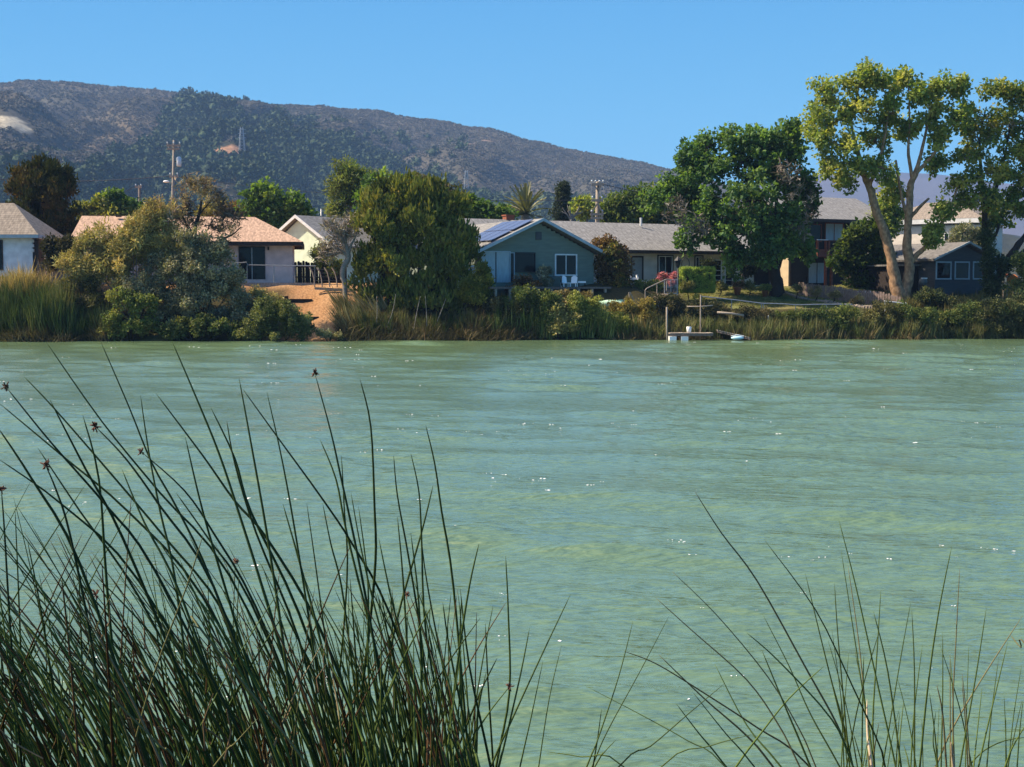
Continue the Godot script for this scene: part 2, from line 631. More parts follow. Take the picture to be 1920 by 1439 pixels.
func along(table: Array, x: float) -> float:
	if x <= table[0][0]: return table[0][1]
	for i in table.size() - 1:
		if x < table[i + 1][0]:
			var t: float = (x - table[i][0]) / float(table[i + 1][0] - table[i][0])
			return lerpf(table[i][1], table[i + 1][1], t * t * (3.0 - 2.0 * t) * 0.4 + t * 0.6)
	return table[-1][1]

func hill_h(x: float, z: float) -> float:
	var d := -z
	var top := (540.0 - along(CREST, 960.0 + x / 1500.0 * FOCAL)) / FOCAL * 1500.0
	var t := (d - 430.0) / 1070.0
	if t < 0.0: return 2.0
	var p := pow(minf(t, 1.0), 1.25)
	if t > 1.0: p = 1.0 - (t - 1.0) * 0.8
	var rise := 4.0 * maxf(t, 0.0) * maxf(1.0 - t, 0.0)
	var g := absf(noise.get_noise_2d(x * 0.35 + 80.0, z * 0.16)) * 2.0
	var spur := 34.0 * exp(-pow((x + 270.0 + (1.0 - t) * 60.0) / 120.0, 2.0)) * smoothstep(0.1, 0.6, t) * (1.0 - smoothstep(0.72, 0.98, t))
	spur += 22.0 * exp(-pow((x + 640.0) / 120.0, 2.0)) * smoothstep(0.1, 0.5, t) * (1.0 - smoothstep(0.6, 0.95, t))
	return top * p + rise * (spur + (g - 0.5) * 42.0 * clampf(top / 200.0, 0, 1)) + noise.get_noise_2d(x * 2.2, z * 2.2) * 2.2

func seen_at(p: Vector3) -> Vector2:
	# where a far point stands, in photo pixels: used to plant woods and clearings where the photo has them
	var d := -p.z
	return Vector2(960.0 + p.x / d * FOCAL, 540.0 - (p.y - EYE) / d * FOCAL)

func inside(q: Vector2, poly: Array) -> bool:
	var pk := PackedVector2Array()
	for a in poly: pk.append(Vector2(a[0], a[1]))
	return Geometry2D.is_point_in_polygon(q, pk)

const WOOD_TOP := [[-400, 330], [0, 318], [100, 318], [180, 312], [235, 296], [290, 268], [318, 226], [345, 188], [405, 184], [432, 205], [500, 222], [570, 232], [640, 252], [690, 292], [760, 322], [900, 372], [1300, 420]]
const QUARRY := [[-40, 222], [35, 222], [48, 228], [72, 250], [48, 255], [30, 243], [0, 238], [-40, 238]]
const CUT := [[403, 292], [412, 282], [432, 276], [448, 280], [462, 292], [478, 308], [470, 316], [455, 306], [430, 299]]

func bare(q: Vector2) -> float:
	if q.x < 80 and inside(q, QUARRY): return 1.0
	if q.x > 400 and q.x < 482 and inside(q, CUT): return 2.0
	var r := absf(q.y - (276.0 - (q.x - 860.0) * 0.16 + 2.0 * sin(q.x * 0.2)))
	if q.x > 868 and q.x < 930 and r < 1.2: return 3.0
	return 0.0

func make_hills() -> void:
	var st_x := 4.0
	var st_z := 6.0
	var nx := int(1720.0 / st_x)
	var nz := int(1260.0 / st_z)
	var v := PackedVector3Array()
	var c := PackedColorArray()
	for j in nz:
		for i in nx:
			var x := -1000.0 + i * st_x
			var z := -420.0 - j * st_z
			var p := Vector3(x, hill_h(x, z), z)
			v.append(p)
			var q := seen_at(p)
			var n := noise.get_noise_2d(x * 1.2, z * 0.9)
			var n2 := noise.get_noise_2d(x * 5.0, z * 5.0)
			var col := Color(0.117, 0.112, 0.094).lerp(Color(0.143, 0.129, 0.1), clampf(n * 1.8 + n2 * 0.6 + 0.3, 0, 1))
			var tan_slope := exp(-pow((q.x - 230.0 - (290.0 - q.y) * 0.5) / 70.0, 2.0)) * smoothstep(200.0, 250.0, q.y) * (1.0 - smoothstep(295.0, 315.0, q.y))
			col = col.lerp(Color(0.19, 0.15, 0.1), tan_slope * 0.8)
			if q.y > along(WOOD_TOP, q.x): col = Color(0.055, 0.062, 0.036)
			match int(bare(q)):
				1: col = Color(0.62, 0.55, 0.40)
				2: col = Color(0.55, 0.31, 0.18)
				3: col = Color(0.36, 0.25, 0.17)
			c.append(col)
	var o := obj("hills", sheet(v, c, nx, nz), earth("hillside", 0.98, 0.02), self)
	mats.hillside.heightmap_enabled = false
	tag(o, "long grey-brown hill with a wooded spur and a pale quarry scar", "", "", "structure")

	# a second hill, farther off behind the plane trees
	v = PackedVector3Array(); c = PackedColorArray()
	var far_crest := [[800, 520], [1150, 420], [1400, 345], [1540, 322], [1650, 316], [1760, 320], [1900, 338], [2300, 380], [2900, 470]]
	for j in 60:
		for i in 110:
			var x := -300.0 + i * 30.0
			var z := -2300.0 - j * 30.0
			var t := clampf(j / 50.0, 0.0, 1.0)
			var top := (540.0 - along(far_crest, 960.0 + x / 3700.0 * FOCAL)) / FOCAL * 3700.0
			v.append(Vector3(x, top * pow(t, 1.2) * (1.0 - maxf(0.0, j / 50.0 - 1.0)) + noise.get_noise_2d(x * 0.3, z * 0.3) * 30.0 * t * (1.0 - t), z))
			var n := noise.get_noise_2d(x * 0.5, z * 0.5)
			c.append(Color(0.12, 0.095, 0.10).lerp(Color(0.16, 0.12, 0.11), clampf(n * 2 + 0.5, 0, 1)))
	o = obj("far_hills", sheet(v, c, 110, 60), mats.hillside, self)
	tag(o, "mauve far hill seen between the plane tree trunks", "", "", "structure")

	# oak woods on the lower slopes and the spur, and low scrub over the rest
	var trees: Array = []; var tree_tints: Array = []
	var scrub: Array = []; var scrub_tints: Array = []
	rng.seed = 31
	for i in 56000:
		var d := 440.0 + 1070.0 * pow(rng.randf(), 0.75)
		var px := rnd(-60, 1330)
		var x := (px - 960.0) / FOCAL * d
		var z := -d
		var p := Vector3(x, hill_h(x, z), z)
		var q := seen_at(p)
		if q.y > 440.0: continue
		var open := bare(q)
		var edge := along(WOOD_TOP, q.x) + noise.get_noise_2d(x * 2.0, z * 2.0) * 40.0
		var glade := noise.get_noise_2d(x * 1.6 + 900.0, z * 1.2)
		var wooded := q.y > edge and glade > -0.36
		if q.x > 640 and q.x < 900 and q.y > 255 and rng.randf() < 0.10 * (1.0 - (q.x - 640.0) / 260.0): wooded = true
		if open > 0 : continue
		if bare(q + Vector2(0, 5)) > 0 or bare(q + Vector2(0, 9)) > 0: continue
		if wooded and trees.size() < 12000 and rng.randf() < 0.42:
			var s := rnd(2.8, 6.4)
			trees.append(Transform3D(Basis(Vector3.UP, rnd(0, TAU)).scaled(Vector3(s, s * rnd(0.75, 1.05), s)), p + Vector3.UP * s * 0.4))
			var tone := rng.randfn() * 0.6 + glade
			tree_tints.append(shade_of([Color(0.032, 0.056, 0.03), Color(0.046, 0.075, 0.036), Color(0.07, 0.1, 0.044)], tone))
		elif not wooded:
			var s := rnd(0.8, 1.9)
			scrub.append(Transform3D(Basis(Vector3.UP, rnd(0, TAU)).scaled(Vector3(s, s * 0.7, s)), p + Vector3.UP * s * 0.25))
			var tone := rng.randfn() * 0.5 + noise.get_noise_2d(x * 1.2, z * 0.9) * 1.5
			var warm := exp(-pow((q.x - 230.0 - (290.0 - q.y) * 0.5) / 70.0, 2.0))
			scrub_tints.append(shade_of([Color(0.1, 0.103, 0.085), Color(0.12, 0.117, 0.098), Color(0.145, 0.133, 0.105)], tone + warm))
	tag(scatter("hillside_woods", leaf.oak[0], "scrub", trees, tree_tints, self), "dark oak woods covering the lower slopes and spur of the hill", "woods")
	tag(scatter("hillside_scrub", leaf.scrub[0], "scrub", scrub, scrub_tints, self), "low grey-brown scrub on the upper slopes of the hill", "scrub")

# ---------------------------------------------------------------- water
func make_water() -> void:
	rng.seed = 90
	var waves: Array = []
	for i in 28:
		var l := 0.22 * pow(22.0, float(i) / 27.0)          # 0.22 m to 4.8 m long
		var way := PI / 2 - 0.13 + rng.randfn() * 0.24
		var kk := TAU / l
		waves.append([kk * cos(way), kk * sin(way), rnd(0, TAU), 0.052 / kk * rnd(0.6, 1.2) * (1.15 if l < 0.9 else 1.1), l])
	var cols := 360
	var rows: Array = []
	var d := 5.0
	while d < 92.0:
		rows.append(d)
		d += clampf(0.0033 * d, 0.055, 0.22)
	rows.append(92.0)
	var v := PackedVector3Array(); var nr := PackedVector3Array(); var uv := PackedVector2Array()
	var n_side := 4
	var total := cols + n_side * 2
	for r in rows:
		var half: float = r * 0.43 + 3.0
		for i in total:
			var x: float
			if i < n_side: x = -half - 400.0 * pow(float(n_side - i) / n_side, 2.0)
			elif i >= cols + n_side: x = half + 400.0 * pow(float(i - cols - n_side + 1) / n_side, 2.0)
			else: x = lerpf(-half, half, float(i - n_side) / (cols - 1))
			var h := 0.0; var dx := 0.0; var dz := 0.0
			if i >= n_side and i < cols + n_side:
				var gust := 0.75 + 0.9 * noise.get_noise_2d(x * 9.0, r * 5.0)
				gust *= clampf((87.0 - r) / 8.0, 0.25, 1.0)
				for w in waves:
					var fade: float = clampf(w[4] * 32.0 / r, 0.0, 1.0)
					if fade < 0.15: continue
					var ph: float = w[0] * x + w[1] * r + w[2]
					var a: float = w[3] * fade * gust
					var cs := cos(ph)
					h += a * sin(ph)
					dx += a * w[0] * cs
					dz -= a * w[1] * cs
			v.append(Vector3(x, h, -r))
			nr.append(Vector3(-dx, 1, -dz).normalized())
			uv.append(Vector2(x, r) / 5.0)
	var m := StandardMaterial3D.new()
	m.resource_name = "lake_water"
	m.albedo_color = lin(0.102, 0.162, 0.082)
	m.roughness = 0.09
	m.metallic_specular = 0.66
	var n := FastNoiseLite.new()
	n.frequency = 0.03
	n.fractal_octaves = 4
	n.seed = 77
	var t := NoiseTexture2D.new()
	t.width = 1024; t.height = 1024
	t.seamless = true
	t.as_normal_map = true
	t.bump_strength = 7.0
	t.noise = n
	m.normal_enabled = true
	m.normal_texture = t
	m.normal_scale = 0.6
	m.uv1_scale = Vector3(0.26, 1.15, 1.0)
	mats.water = m
	var o := obj("lake_water", sheet(v, PackedColorArray(), total, rows.size(), nr, uv), m, self)
	tag(o, "choppy green lake water ruffled by wind", "", "", "structure")

	# flecks of foam on the crests
	var st := start()
	var nrows := rows.size()
	var made := 0
	for tries in 60000:
		if made > 520: break
		var dd := 8.0 + 74.0 * pow(rng.randf(), 1.5)
		var j := clampi(rows.bsearch(dd), 1, nrows - 2)
		var i := n_side + rng.randi() % cols
		var p := v[j * total + i]
		var lane := absf(fposmod(p.z + p.x * 0.22 + 1.2 * sin(p.x * 0.3), 9.0) - 4.5)
		var streak := noise.get_noise_2d(p.x * 3.0 + 500.0, p.z * 6.0) - lane * 0.5 + 0.35
		if p.y < 0.02 or (streak < 0.1 and rng.randf() < 0.85): continue
		made += 1
		var big := rnd(0.2, 1.0) * rnd(0.2, 1.0) * (0.2 + dd / 70.0)
		for q in rng.randi_range(1, 3):
			var c2 := p + Vector3(rng.randfn() * 0.22 * big, 0.006, rng.randfn() * 0.05 * big)
			var wx := rnd(0.02, 0.085) * big; var wz := rnd(0.02, 0.05) * big
			var tilt := 0.35
			quad(st, c2 + Vector3(-wx, 0, 0), c2 + Vector3(-wx * 0.2, wz * tilt, -wz), c2 + Vector3(wx, 0.002, 0), c2 + Vector3(wx * 0.3, -wz * tilt * 0.4, wz))
	var f := part("water_foam", st, "foam_white", self)
	tag(f, "small white flecks of foam on the wave crests", "foam", "", "stuff")

# ================================================================ buildings
# In a house's own axes x runs along the front, z points to the lake and y is up from its floor.
func lx_of(o: Node3D, px: float, z := 0.0) -> float:
	# where on the front wall a feature of the photo lies
	var k := (px - 960.0) / FOCAL
	var c := cos(o.rotation.y)
	var s := sin(o.rotation.y)
	var ox := o.position.x + s * z
	var od := -o.position.z - c * z
	return (k * od - ox) / (c - k * s)

func ly_of(o: Node3D, py: float, lx: float, z := 0.0) -> float:
	var d := -o.position.z + sin(o.rotation.y) * lx - cos(o.rotation.y) * z
	return hgt(py, d) - o.position.y

func opening(o: Node3D, called: String, px0: float, px1: float, py0: float, py1: float, frame_mat: String, pane_mat := "pane_dark", panes := 2, fw := 0.07, z := 0.0, mull := "", mull_rows := 0) -> MeshInstance3D:
	var a := lx_of(o, px0, z); var b := lx_of(o, px1, z)
	var m := (a + b) * 0.5
	var top := ly_of(o, py0, m, z); var low := maxf(ly_of(o, py1, m, z), 0.02)
	var st := start()
	span(st, Vector3(a - fw, top, z - 0.02), Vector3(b + fw, top + fw, z + 0.06))
	if low > 0.3: span(st, Vector3(a - fw, low - fw, z - 0.02), Vector3(b + fw, low, z + 0.09))
	span(st, Vector3(a - fw, low, z - 0.02), Vector3(a, top, z + 0.06))
	span(st, Vector3(b, low, z - 0.02), Vector3(b + fw, top, z + 0.06))
	var f := part(called, st, frame_mat, o)
	var w := (b - a) / panes
	for i in panes:
		st = start()
		span(st, Vector3(a + w * i + 0.004, low + 0.002, z - 0.02), Vector3(a + w * (i + 1) - 0.004, top - 0.002, z + 0.012))
		part("pane", st, pane_mat, f)
	for i in range(1, panes):
		st = start()
		span(st, Vector3(a + w * i - 0.03, low, z - 0.015), Vector3(a + w * i + 0.03, top - 0.001, z + 0.04))
		part("mullion", st, mull if mull else frame_mat, f)
	for i in range(1, mull_rows):
		st = start()
		var y := lerpf(low, top, float(i) / mull_rows)
		span(st, Vector3(a, y - 0.02, z - 0.014), Vector3(b, y + 0.02, z + 0.036))
		part("mullion", st, mull if mull else frame_mat, f)
	return f

func slab(st: SurfaceTool, a: Vector3, b: Vector3, c: Vector3, d: Vector3, t: float) -> void:
	# a roof plane a b c d (seen from above) with thickness t below it
	var n := (b - a).cross(d - a).normalized()
	if n.y < 0: n = -n
	var k := n * t
	quad(st, a, b, c, d)
	quad(st, d - k, c - k, b - k, a - k)
	quad(st, a, a - k, b - k, b)
	quad(st, b, b - k, c - k, c)
	quad(st, c, c - k, d - k, d)
	quad(st, d, d - k, a - k, a)

func gable_roof(o: Node3D, mat: String, ridge: Vector3, half: float, rise: float, length: float, called := "roof") -> MeshInstance3D:
	# ridge runs back along -z from the point given
	var st := start()
	var r2 := ridge + Vector3(0, 0, -length)
	var l := ridge + Vector3(-half, -rise, 0)
	var r := ridge + Vector3(half, -rise, 0)
	slab(st, ridge, r2, l + Vector3(0, 0, -length), l, 0.16)
	slab(st, r2, ridge, r, r + Vector3(0, 0, -length), 0.16)
	return part(called, st, mat, o)

func barge(o: Node3D, mat: String, ridge: Vector3, half: float, rise: float, w := 0.2, parent: Node = null) -> void:
	for s in [-1.0, 1.0]:
		var st := start()
		var a := ridge + Vector3(0, 0.03, 0.03)
		var b := ridge + Vector3(half * s * 1.01, -rise * 1.01 + 0.03, 0.03)
		var dn := Vector3(0, -w, 0)
		var bk := Vector3(0, 0, 0.05)
		quad(st, a + bk, b + bk, b + dn + bk, a + dn + bk)
		quad(st, a, a + dn, b + dn, b)
		quad(st, a, b, b + bk, a + bk)
		quad(st, a + dn, a + dn + bk, b + dn + bk, b + dn)
		part("barge_board", st, mat, parent if parent else o)

func gable_wall(st: SurfaceTool, x0: float, x1: float, y: float, apex: Vector2, z0: float, z1: float) -> void:
	span(st, Vector3(x0, -0.6, z1), Vector3(x1, y, z0))
	var a := Vector3(x0, y, z0); var b := Vector3(x1, y, z0); var c := Vector3(apex.x, apex.y, z0)
	var k := Vector3(0, 0, z1 - z0)
	tri(st, a, c, b)
	tri(st, a + k, b + k, c + k)
	quad(st, a, a + k, c + k, c)
	quad(st, c, c + k, b + k, b)

func hip_roof(o: Node3D, mat: String, x0: float, x1: float, z0: float, z1: float, y: float, rx0: float, rx1: float, top: float, fascia: String, fh := 0.22) -> MeshInstance3D:
	var zm := (z0 + z1) * 0.5
	var a := Vector3(x0, y, z0); var b := Vector3(x1, y, z0); var c := Vector3(x1, y, z1); var d := Vector3(x0, y, z1)
	var e := Vector3(rx0, top, zm); var f := Vector3(rx1, top, zm)
	var st := start()
	quad(st, a, e, f, b)
	quad(st, c, f, e, d)
	tri(st, b, f, c)
	tri(st, d, e, a)
	quad(st, a, b, c, d)
	var r := part("roof", st, mat, o)
	st = start()
	span(st, Vector3(x0 + 0.01, y - fh, z0 - 0.12), Vector3(x1 - 0.01, y - 0.004, z0 - 0.01))
	span(st, Vector3(x0 + 0.01, y - fh, z1 + 0.01), Vector3(x1 - 0.01, y - 0.004, z1 + 0.12))
	span(st, Vector3(x0 + 0.013, y - fh + 0.002, z1 + 0.125), Vector3(x0 + 0.12, y - 0.006, z0 - 0.125))
	span(st, Vector3(x1 - 0.12, y - fh + 0.002, z1 + 0.125), Vector3(x1 - 0.013, y - 0.006, z0 - 0.125))
	part("fascia", st, fascia, r)
	return r

func long_roof(o: Node3D, mat: String, x0: float, x1: float, z0: float, zr: float, z1: float, y: float, top: float, fascia: String) -> MeshInstance3D:
	var st := start()
	slab(st, Vector3(x0, y, z0), Vector3(x1, y, z0), Vector3(x1, top, zr), Vector3(x0, top, zr), 0.14)
	slab(st, Vector3(x1, y, z1), Vector3(x0, y, z1), Vector3(x0, top, zr), Vector3(x1, top, zr), 0.14)
	var r := part("roof", st, mat, o)
	st = start()
	span(st, Vector3(x0, y - 0.24, z0 - 0.05), Vector3(x1, y - 0.02, z0 + 0.03))
	part("fascia", st, fascia, r)
	return r

func make_buildings() -> void:
	var st: SurfaceTool
	# --- white house cut by the left edge
	var o := thing("white_house", "white stucco house with weathered grey-brown hip roof, cut off beside the dark cypress", "house", Vector3(wide(62, 90), 3.5, -90))
	st = start(); span(st, Vector3(-13, -0.6, -4.6), Vector3(0, 3.05, 0)); part("wall", st, "stucco_white", o)
	hip_roof(o, "shingle_brown", -13.6, 0.58, 0.55, -5.2, 3.12, -10.5, -1.95, 5.3, "trim_blue_grey")
	opening(o, "window", 0, 7, 452, 505, "trim_brown", "pane_dark", 1)
	st = start()
	for i in 3:
		st = start(); box(st, Vector3(0.04, ly_of(o, 452 + i * 9, 0), 0.05), Vector3(0.16, 0.2, 0.12)); part("corner_block", st, "trim_white", o)
	st = start(); span(st, Vector3(0.02, -0.3, -1.2), Vector3(0.36, 2.85, -0.1)); part("corner_post", st, "trim_brown", o)

	# --- pink house with the tan hip roof
	o = thing("pink_house", "low pink stucco house with a tan hip roof and dark sliding door", "house", Vector3(wide(549, 92), 3.5, -92), deg_to_rad(8))
	st = start(); span(st, Vector3(-13.4, -0.5, -8.2), Vector3(0, 2.62, 0)); part("wall", st, "stucco_pink", o)
	hip_roof(o, "shingle_tan", -14.2, 0.72, 0.62, -8.9, 2.72, -14.1, -2.6, 4.55, "trim_brown", 0.26)
	opening(o, "sliding_door", 451, 497, 464, 524, "metal_dark", "pane_dark", 2, 0.06, 0.0, "metal_grey")
	opening(o, "window", 330, 372, 468, 500, "trim_brown", "pane_dark", 2)
	st = start(); box(st, Vector3(lx_of(o, 505), ly_of(o, 466, -1.6), 0.08), Vector3(0.12, 0.22, 0.14)); part("wall_lamp", st, "metal_dark", o)
	st = start(); box(st, Vector3(-11.6, 4.52, -3.5), Vector3(0.35, 0.12, 0.3)); part("roof_vent", st, "trim_brown", o)
	st = start(); span(st, Vector3(-7, -0.4, 0.002), Vector3(1.4, 0.03, 1.5)); part("patio_slab", st, "concrete", o)

	# --- mint house behind
	o = thing("mint_house", "pale mint green gabled house behind the pink house, with white barge boards", "house", Vector3(wide(562, 112), 3.4, -112), deg_to_rad(-34))
	st = start(); gable_wall(st, -3.3, 3.3, 3.05, Vector2(0, 5.3), 0.0, -12.0); part("wall", st, "wall_mint", o)
	var rf := gable_roof(o, "shingle_grey", Vector3(0, 5.62, 0.42), 3.95, 2.5, 13.0)
	barge(o, "trim_white", Vector3(0, 5.62, 0.42), 3.95, 2.5, 0.26, rf)

	# --- green house with the big gable
	o = thing("green_house", "dark green sided house with a wide gable, white window and solar panels", "house", Vector3(wide(1012, 90), 3.3, -90), deg_to_rad(28))
	st = start(); gable_wall(st, -4.3, 4.08, 2.16, Vector2(-0.1, 4.02), 0.0, -11.0); part("wall", st, "siding_green", o)
	for i in 26:
		var y := 0.02 + i * 0.155
		var lim0 := -4.3; var lim1 := 4.08
		if y > 2.05:
			var t := (y - 2.05) / 1.97
			lim0 = lerpf(-4.3, -0.1, t); lim1 = lerpf(4.08, -0.1, t)
		if lim1 - lim0 < 0.2: break
		st = start()
		var a := Vector3(lim0, y, 0.003); var b := Vector3(lim1, y, 0.003)
		quad(st, a + Vector3(0, 0.152, 0), b + Vector3(0, 0.152, 0), b + Vector3(0, 0, 0.022), a + Vector3(0, 0, 0.022))
		quad(st, a + Vector3(0, 0, 0.022), b + Vector3(0, 0, 0.022), b, a)
		part("siding_board", st, "siding_green", o)
	rf = gable_roof(o, "shingle_grey", Vector3(0, 4.36, 0.45), 4.65, 2.1, 10.5)
	barge(o, "trim_blue_grey", Vector3(0, 4.36, 0.45), 4.65, 2.1, 0.2, rf)
	opening(o, "window", 1042, 1079, 479, 515, "trim_white", "pane_dark", 2, 0.09, 0.03)
	opening(o, "window", 967, 1002, 475, 509, "metal_dark", "pane_dark", 1, 0.05, 0.03)
	opening(o, "sliding_door", 904, 955, 473, 530, "trim_blue_grey", "curtain", 2, 0.07, 0.03, "metal_dark")
	opening(o, "door", 956, 963, 475, 530, "trim_blue_grey", "pane_dark", 1, 0.05, 0.03)
	st = start(); span(st, Vector3(-0.32, 3.0, 0.02), Vector3(0.1, 3.5, 0.07)); part("gable_vent", st, "siding_slate", o)
	# main body across the back of the wing
	st = start(); span(st, Vector3(-1.2, -0.5, -15.0), Vector3(9.0, 2.4, -7.6)); part("rear_wall", st, "siding_green", o)
	long_roof(o, "shingle_grey", -1.7, 9.5, -6.6, -11.0, -15.6, 2.45, 4.86, "trim_brown").name = "rear_roof"
	st = start(); span(st, Vector3(3.3, 4.2, -11.5), Vector3(3.95, 5.12, -10.9)); span(st, Vector3(3.24, 5.12, -11.56), Vector3(4.01, 5.2, -10.84)); part("chimney", st, "brick_red", o)
	# solar array on the left slope
	var arr := Node3D.new(); arr.name = "solar_array"; o.add_child(arr)
	var n := Vector3(-2.1, 4.65, 0).normalized()
	var along_x := Vector3(-4.65, -2.1, 0).normalized()
	for r in 2:
		for c in 4:
			st = start()
			var cc := Vector3(0, 4.36, 0.45) + along_x * (1.25 + r * 1.72) + Vector3(0, 0, -1.0 - c * 1.08) + n * 0.12
			box(st, cc, Vector3(1.62, 0.045, 1.0), Basis(along_x * -1.0, n, Vector3(0, 0, -1) * -1.0))
			part("solar_panel", st, "solar_blue", arr)
	# deck
	st = start(); span(st, Vector3(-4.6, -0.16, 0.2), Vector3(4.2, -0.03, 2.0)); var dk := part("deck", st, "wood_grey", o)
	for i in 9:
		st = start(); box(st, Vector3(-4.2 + i * 1.0, -0.8, 1.9), Vector3(0.14, 1.3, 0.14)); part("deck_post", st, "wood_pale", dk)
	for i in 6:
		st = start(); box(st, Vector3(-5.4, 0.25 + i * 0.2, 0.4), Vector3(1.3, 0.09, 0.03)); part("rail_slat", st, "trim_white", dk)
	for i in 2:
		st = start(); box(st, Vector3(-6.0 + i * 1.2, 0.6, 0.37), Vector3(0.08, 1.4, 0.05)); part("rail_post", st, "trim_white", dk)

	# --- cream house stretching behind
	o = thing("cream_house", "long low cream house with grey roof and brown eave, behind the dark sycamore", "house", Vector3(wide(1160, 97.5), 3.35, -97.5), deg_to_rad(28))
	st = start(); span(st, Vector3(-5.5, -0.6, -8.4), Vector3(14.0, 2.42, 0)); part("wall", st, "stucco_cream", o)
	long_roof(o, "shingle_grey", -6.2, 14.6, 0.6, -4.4, -9.2, 2.5, 4.62, "trim_brown")
	opening(o, "door", 1184, 1203, 483, 526, "trim_brown", "door_grey", 1, 0.1)
	opening(o, "window", 1235, 1258, 482, 512, "trim_white", "pane_dark", 2, 0.07)
	opening(o, "window", 1304, 1314, 483, 503, "trim_white", "pane_dark", 2, 0.06)
	opening(o, "french_door", 1338, 1350, 489, 535, "trim_white", "pane_dark", 1, 0.09, 0.0, "", 5)
	opening(o, "french_door", 1359, 1371, 489, 535, "trim_white", "pane_dark", 1, 0.09, 0.0, "", 5)
	opening(o, "garage_door", 1414, 1440, 492, 535, "trim_brown", "wood_dark", 1, 0.08)
	for wpx in [[1235, 1258, 482, 512], [1304, 1314, 483, 503]]:
		var a := lx_of(o, wpx[0]) - 0.16; var b := lx_of(o, wpx[1]) + 0.16
		var t := ly_of(o, wpx[2], a) + 0.16; var l := ly_of(o, wpx[3], a) - 0.16
		st = start()
		span(st, Vector3(a, l, 0.002), Vector3(b, l + 0.085, 0.05)); span(st, Vector3(a, t - 0.085, 0.002), Vector3(b, t, 0.05))
		span(st, Vector3(a, l + 0.085, 0.002), Vector3(a + 0.085, t - 0.085, 0.05)); span(st, Vector3(b - 0.085, l + 0.085, 0.002), Vector3(b, t - 0.085, 0.05))
		part("window_surround", st, "trim_brown", o)
	st = start(); tube(st, [Vector3(4.2, 4.4, -3.6), Vector3(4.2, 5.0, -3.6)], [0.09, 0.09]); part("vent_pipe", st, "trim_white", o)

	# --- low dark roof behind
	o = thing("brown_roofed_house", "low house with a dark flat roof behind the cream house ridge", "house", Vector3(wide(1075, 128), 3.2, -128), deg_to_rad(10))
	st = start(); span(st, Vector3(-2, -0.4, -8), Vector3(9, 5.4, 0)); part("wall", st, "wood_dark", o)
	st = start(); span(st, Vector3(-2.6, 5.4, -8.6), Vector3(9.6, 5.9, 0.6)); part("roof", st, "shingle_dark", o)

	# --- two-storey house in shade
	o = thing("two_storey_house", "two-storey house in shade with brown walls, red wood balcony and lit ivory side wall", "house", Vector3(wide(1482, 110), 3.2, -110), deg_to_rad(28))
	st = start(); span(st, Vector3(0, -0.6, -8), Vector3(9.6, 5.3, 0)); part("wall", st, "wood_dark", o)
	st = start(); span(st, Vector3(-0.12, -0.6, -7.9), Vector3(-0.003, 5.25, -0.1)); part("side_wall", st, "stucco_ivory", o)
	long_roof(o, "shingle_grey", -0.5, 10.2, 1.0, -4.0, -9.0, 5.45, 7.55, "trim_brown")
	opening(o, "balcony_door", 1545, 1577, 420, 451, "wood_red", "curtain", 2, 0.08)
	opening(o, "window", 1512, 1536, 422, 452, "wood_red", "pane_dark", 1, 0.08)
	opening(o, "sliding_door", 1514, 1546, 493, 531, "wood_dark", "curtain", 2, 0.08, 0.0, "trim_brown")
	opening(o, "window", 1600, 1632, 422, 448, "trim_brown", "pane_dark", 2, 0.08)
	var bx0 := lx_of(o, 1531, 1.3); var bx1 := lx_of(o, 1553, 1.3)
	var by := ly_of(o, 477, bx0, 1.3); var bt := ly_of(o, 449, bx0, 1.3)
	st = start(); span(st, Vector3(bx0, by - 0.2, 0.01), Vector3(bx1 + 1.7, by, 1.3)); var bal := part("balcony", st, "wood_red", o)
	st = start(); span(st, Vector3(bx0, by + 0.001, 1.2), Vector3(bx1, by + 0.4, 1.26)); part("balcony_board", st, "wood_red", bal)
	st = start(); span(st, Vector3(bx0, bt - 0.06, 1.17), Vector3(bx1 - 0.1, bt, 1.29)); part("handrail", st, "trim_white", bal)
	for px in [1532.0, 1547.0, 1553.0]:
		var lx := lx_of(o, px, 1.3)
		st = start(); span(st, Vector3(lx - 0.07, by + 0.002, 1.15), Vector3(lx + 0.07, bt - 0.062, 1.295)); part("railing_post", st, "wood_red", bal)
	for px in [1548.0, 1559.0]:
		var lx := lx_of(o, px, 1.3)
		st = start(); span(st, Vector3(lx - 0.09, -0.6, 1.1), Vector3(lx + 0.09, by - 0.202, 1.28)); part("balcony_post", st, "wood_red", bal)

	# --- white house beyond, upper right
	o = thing("upper_white_house", "tall cream house with brown hip roof and bright white fascia behind the plane trunks", "house", Vector3(wide(1742, 142), 3.2, -142), deg_to_rad(-36))
	st = start(); span(st, Vector3(-5.2, -0.6, -8), Vector3(4.9, 6.3, 0)); part("wall", st, "stucco_cream", o)
	hip_roof(o, "shingle_brown", -5.8, 5.5, 0.5, -8.6, 6.95, -1.8, 1.6, 8.9, "trim_white", 0.46)
	opening(o, "window", 1768, 1783, 438, 452, "trim_white", "pane_dark", 2, 0.06)

	# --- slate cottage with three windows
	o = thing("slate_cottage", "small slate grey gabled cottage with three square windows in the shade", "house", Vector3(wide(1808, 96), 2.5, -96), deg_to_rad(26))
	st = start(); gable_wall(st, -2.65, 2.7, 2.62, Vector2(0, 3.6), 0.0, -8.0); part("wall", st, "siding_slate", o)
	rf = gable_roof(o, "shingle_dark", Vector3(0, 3.86, 0.4), 3.1, 1.2, 9.0)
	barge(o, "trim_blue_grey", Vector3(0, 3.86, 0.4), 3.1, 1.2, 0.13, rf)
	for w in [[1754, 1779], [1789, 1813], [1823, 1846]]:
		opening(o, "window", w[0], w[1], 493, 522, "trim_blue_grey", "pane_dark", 1, 0.09)
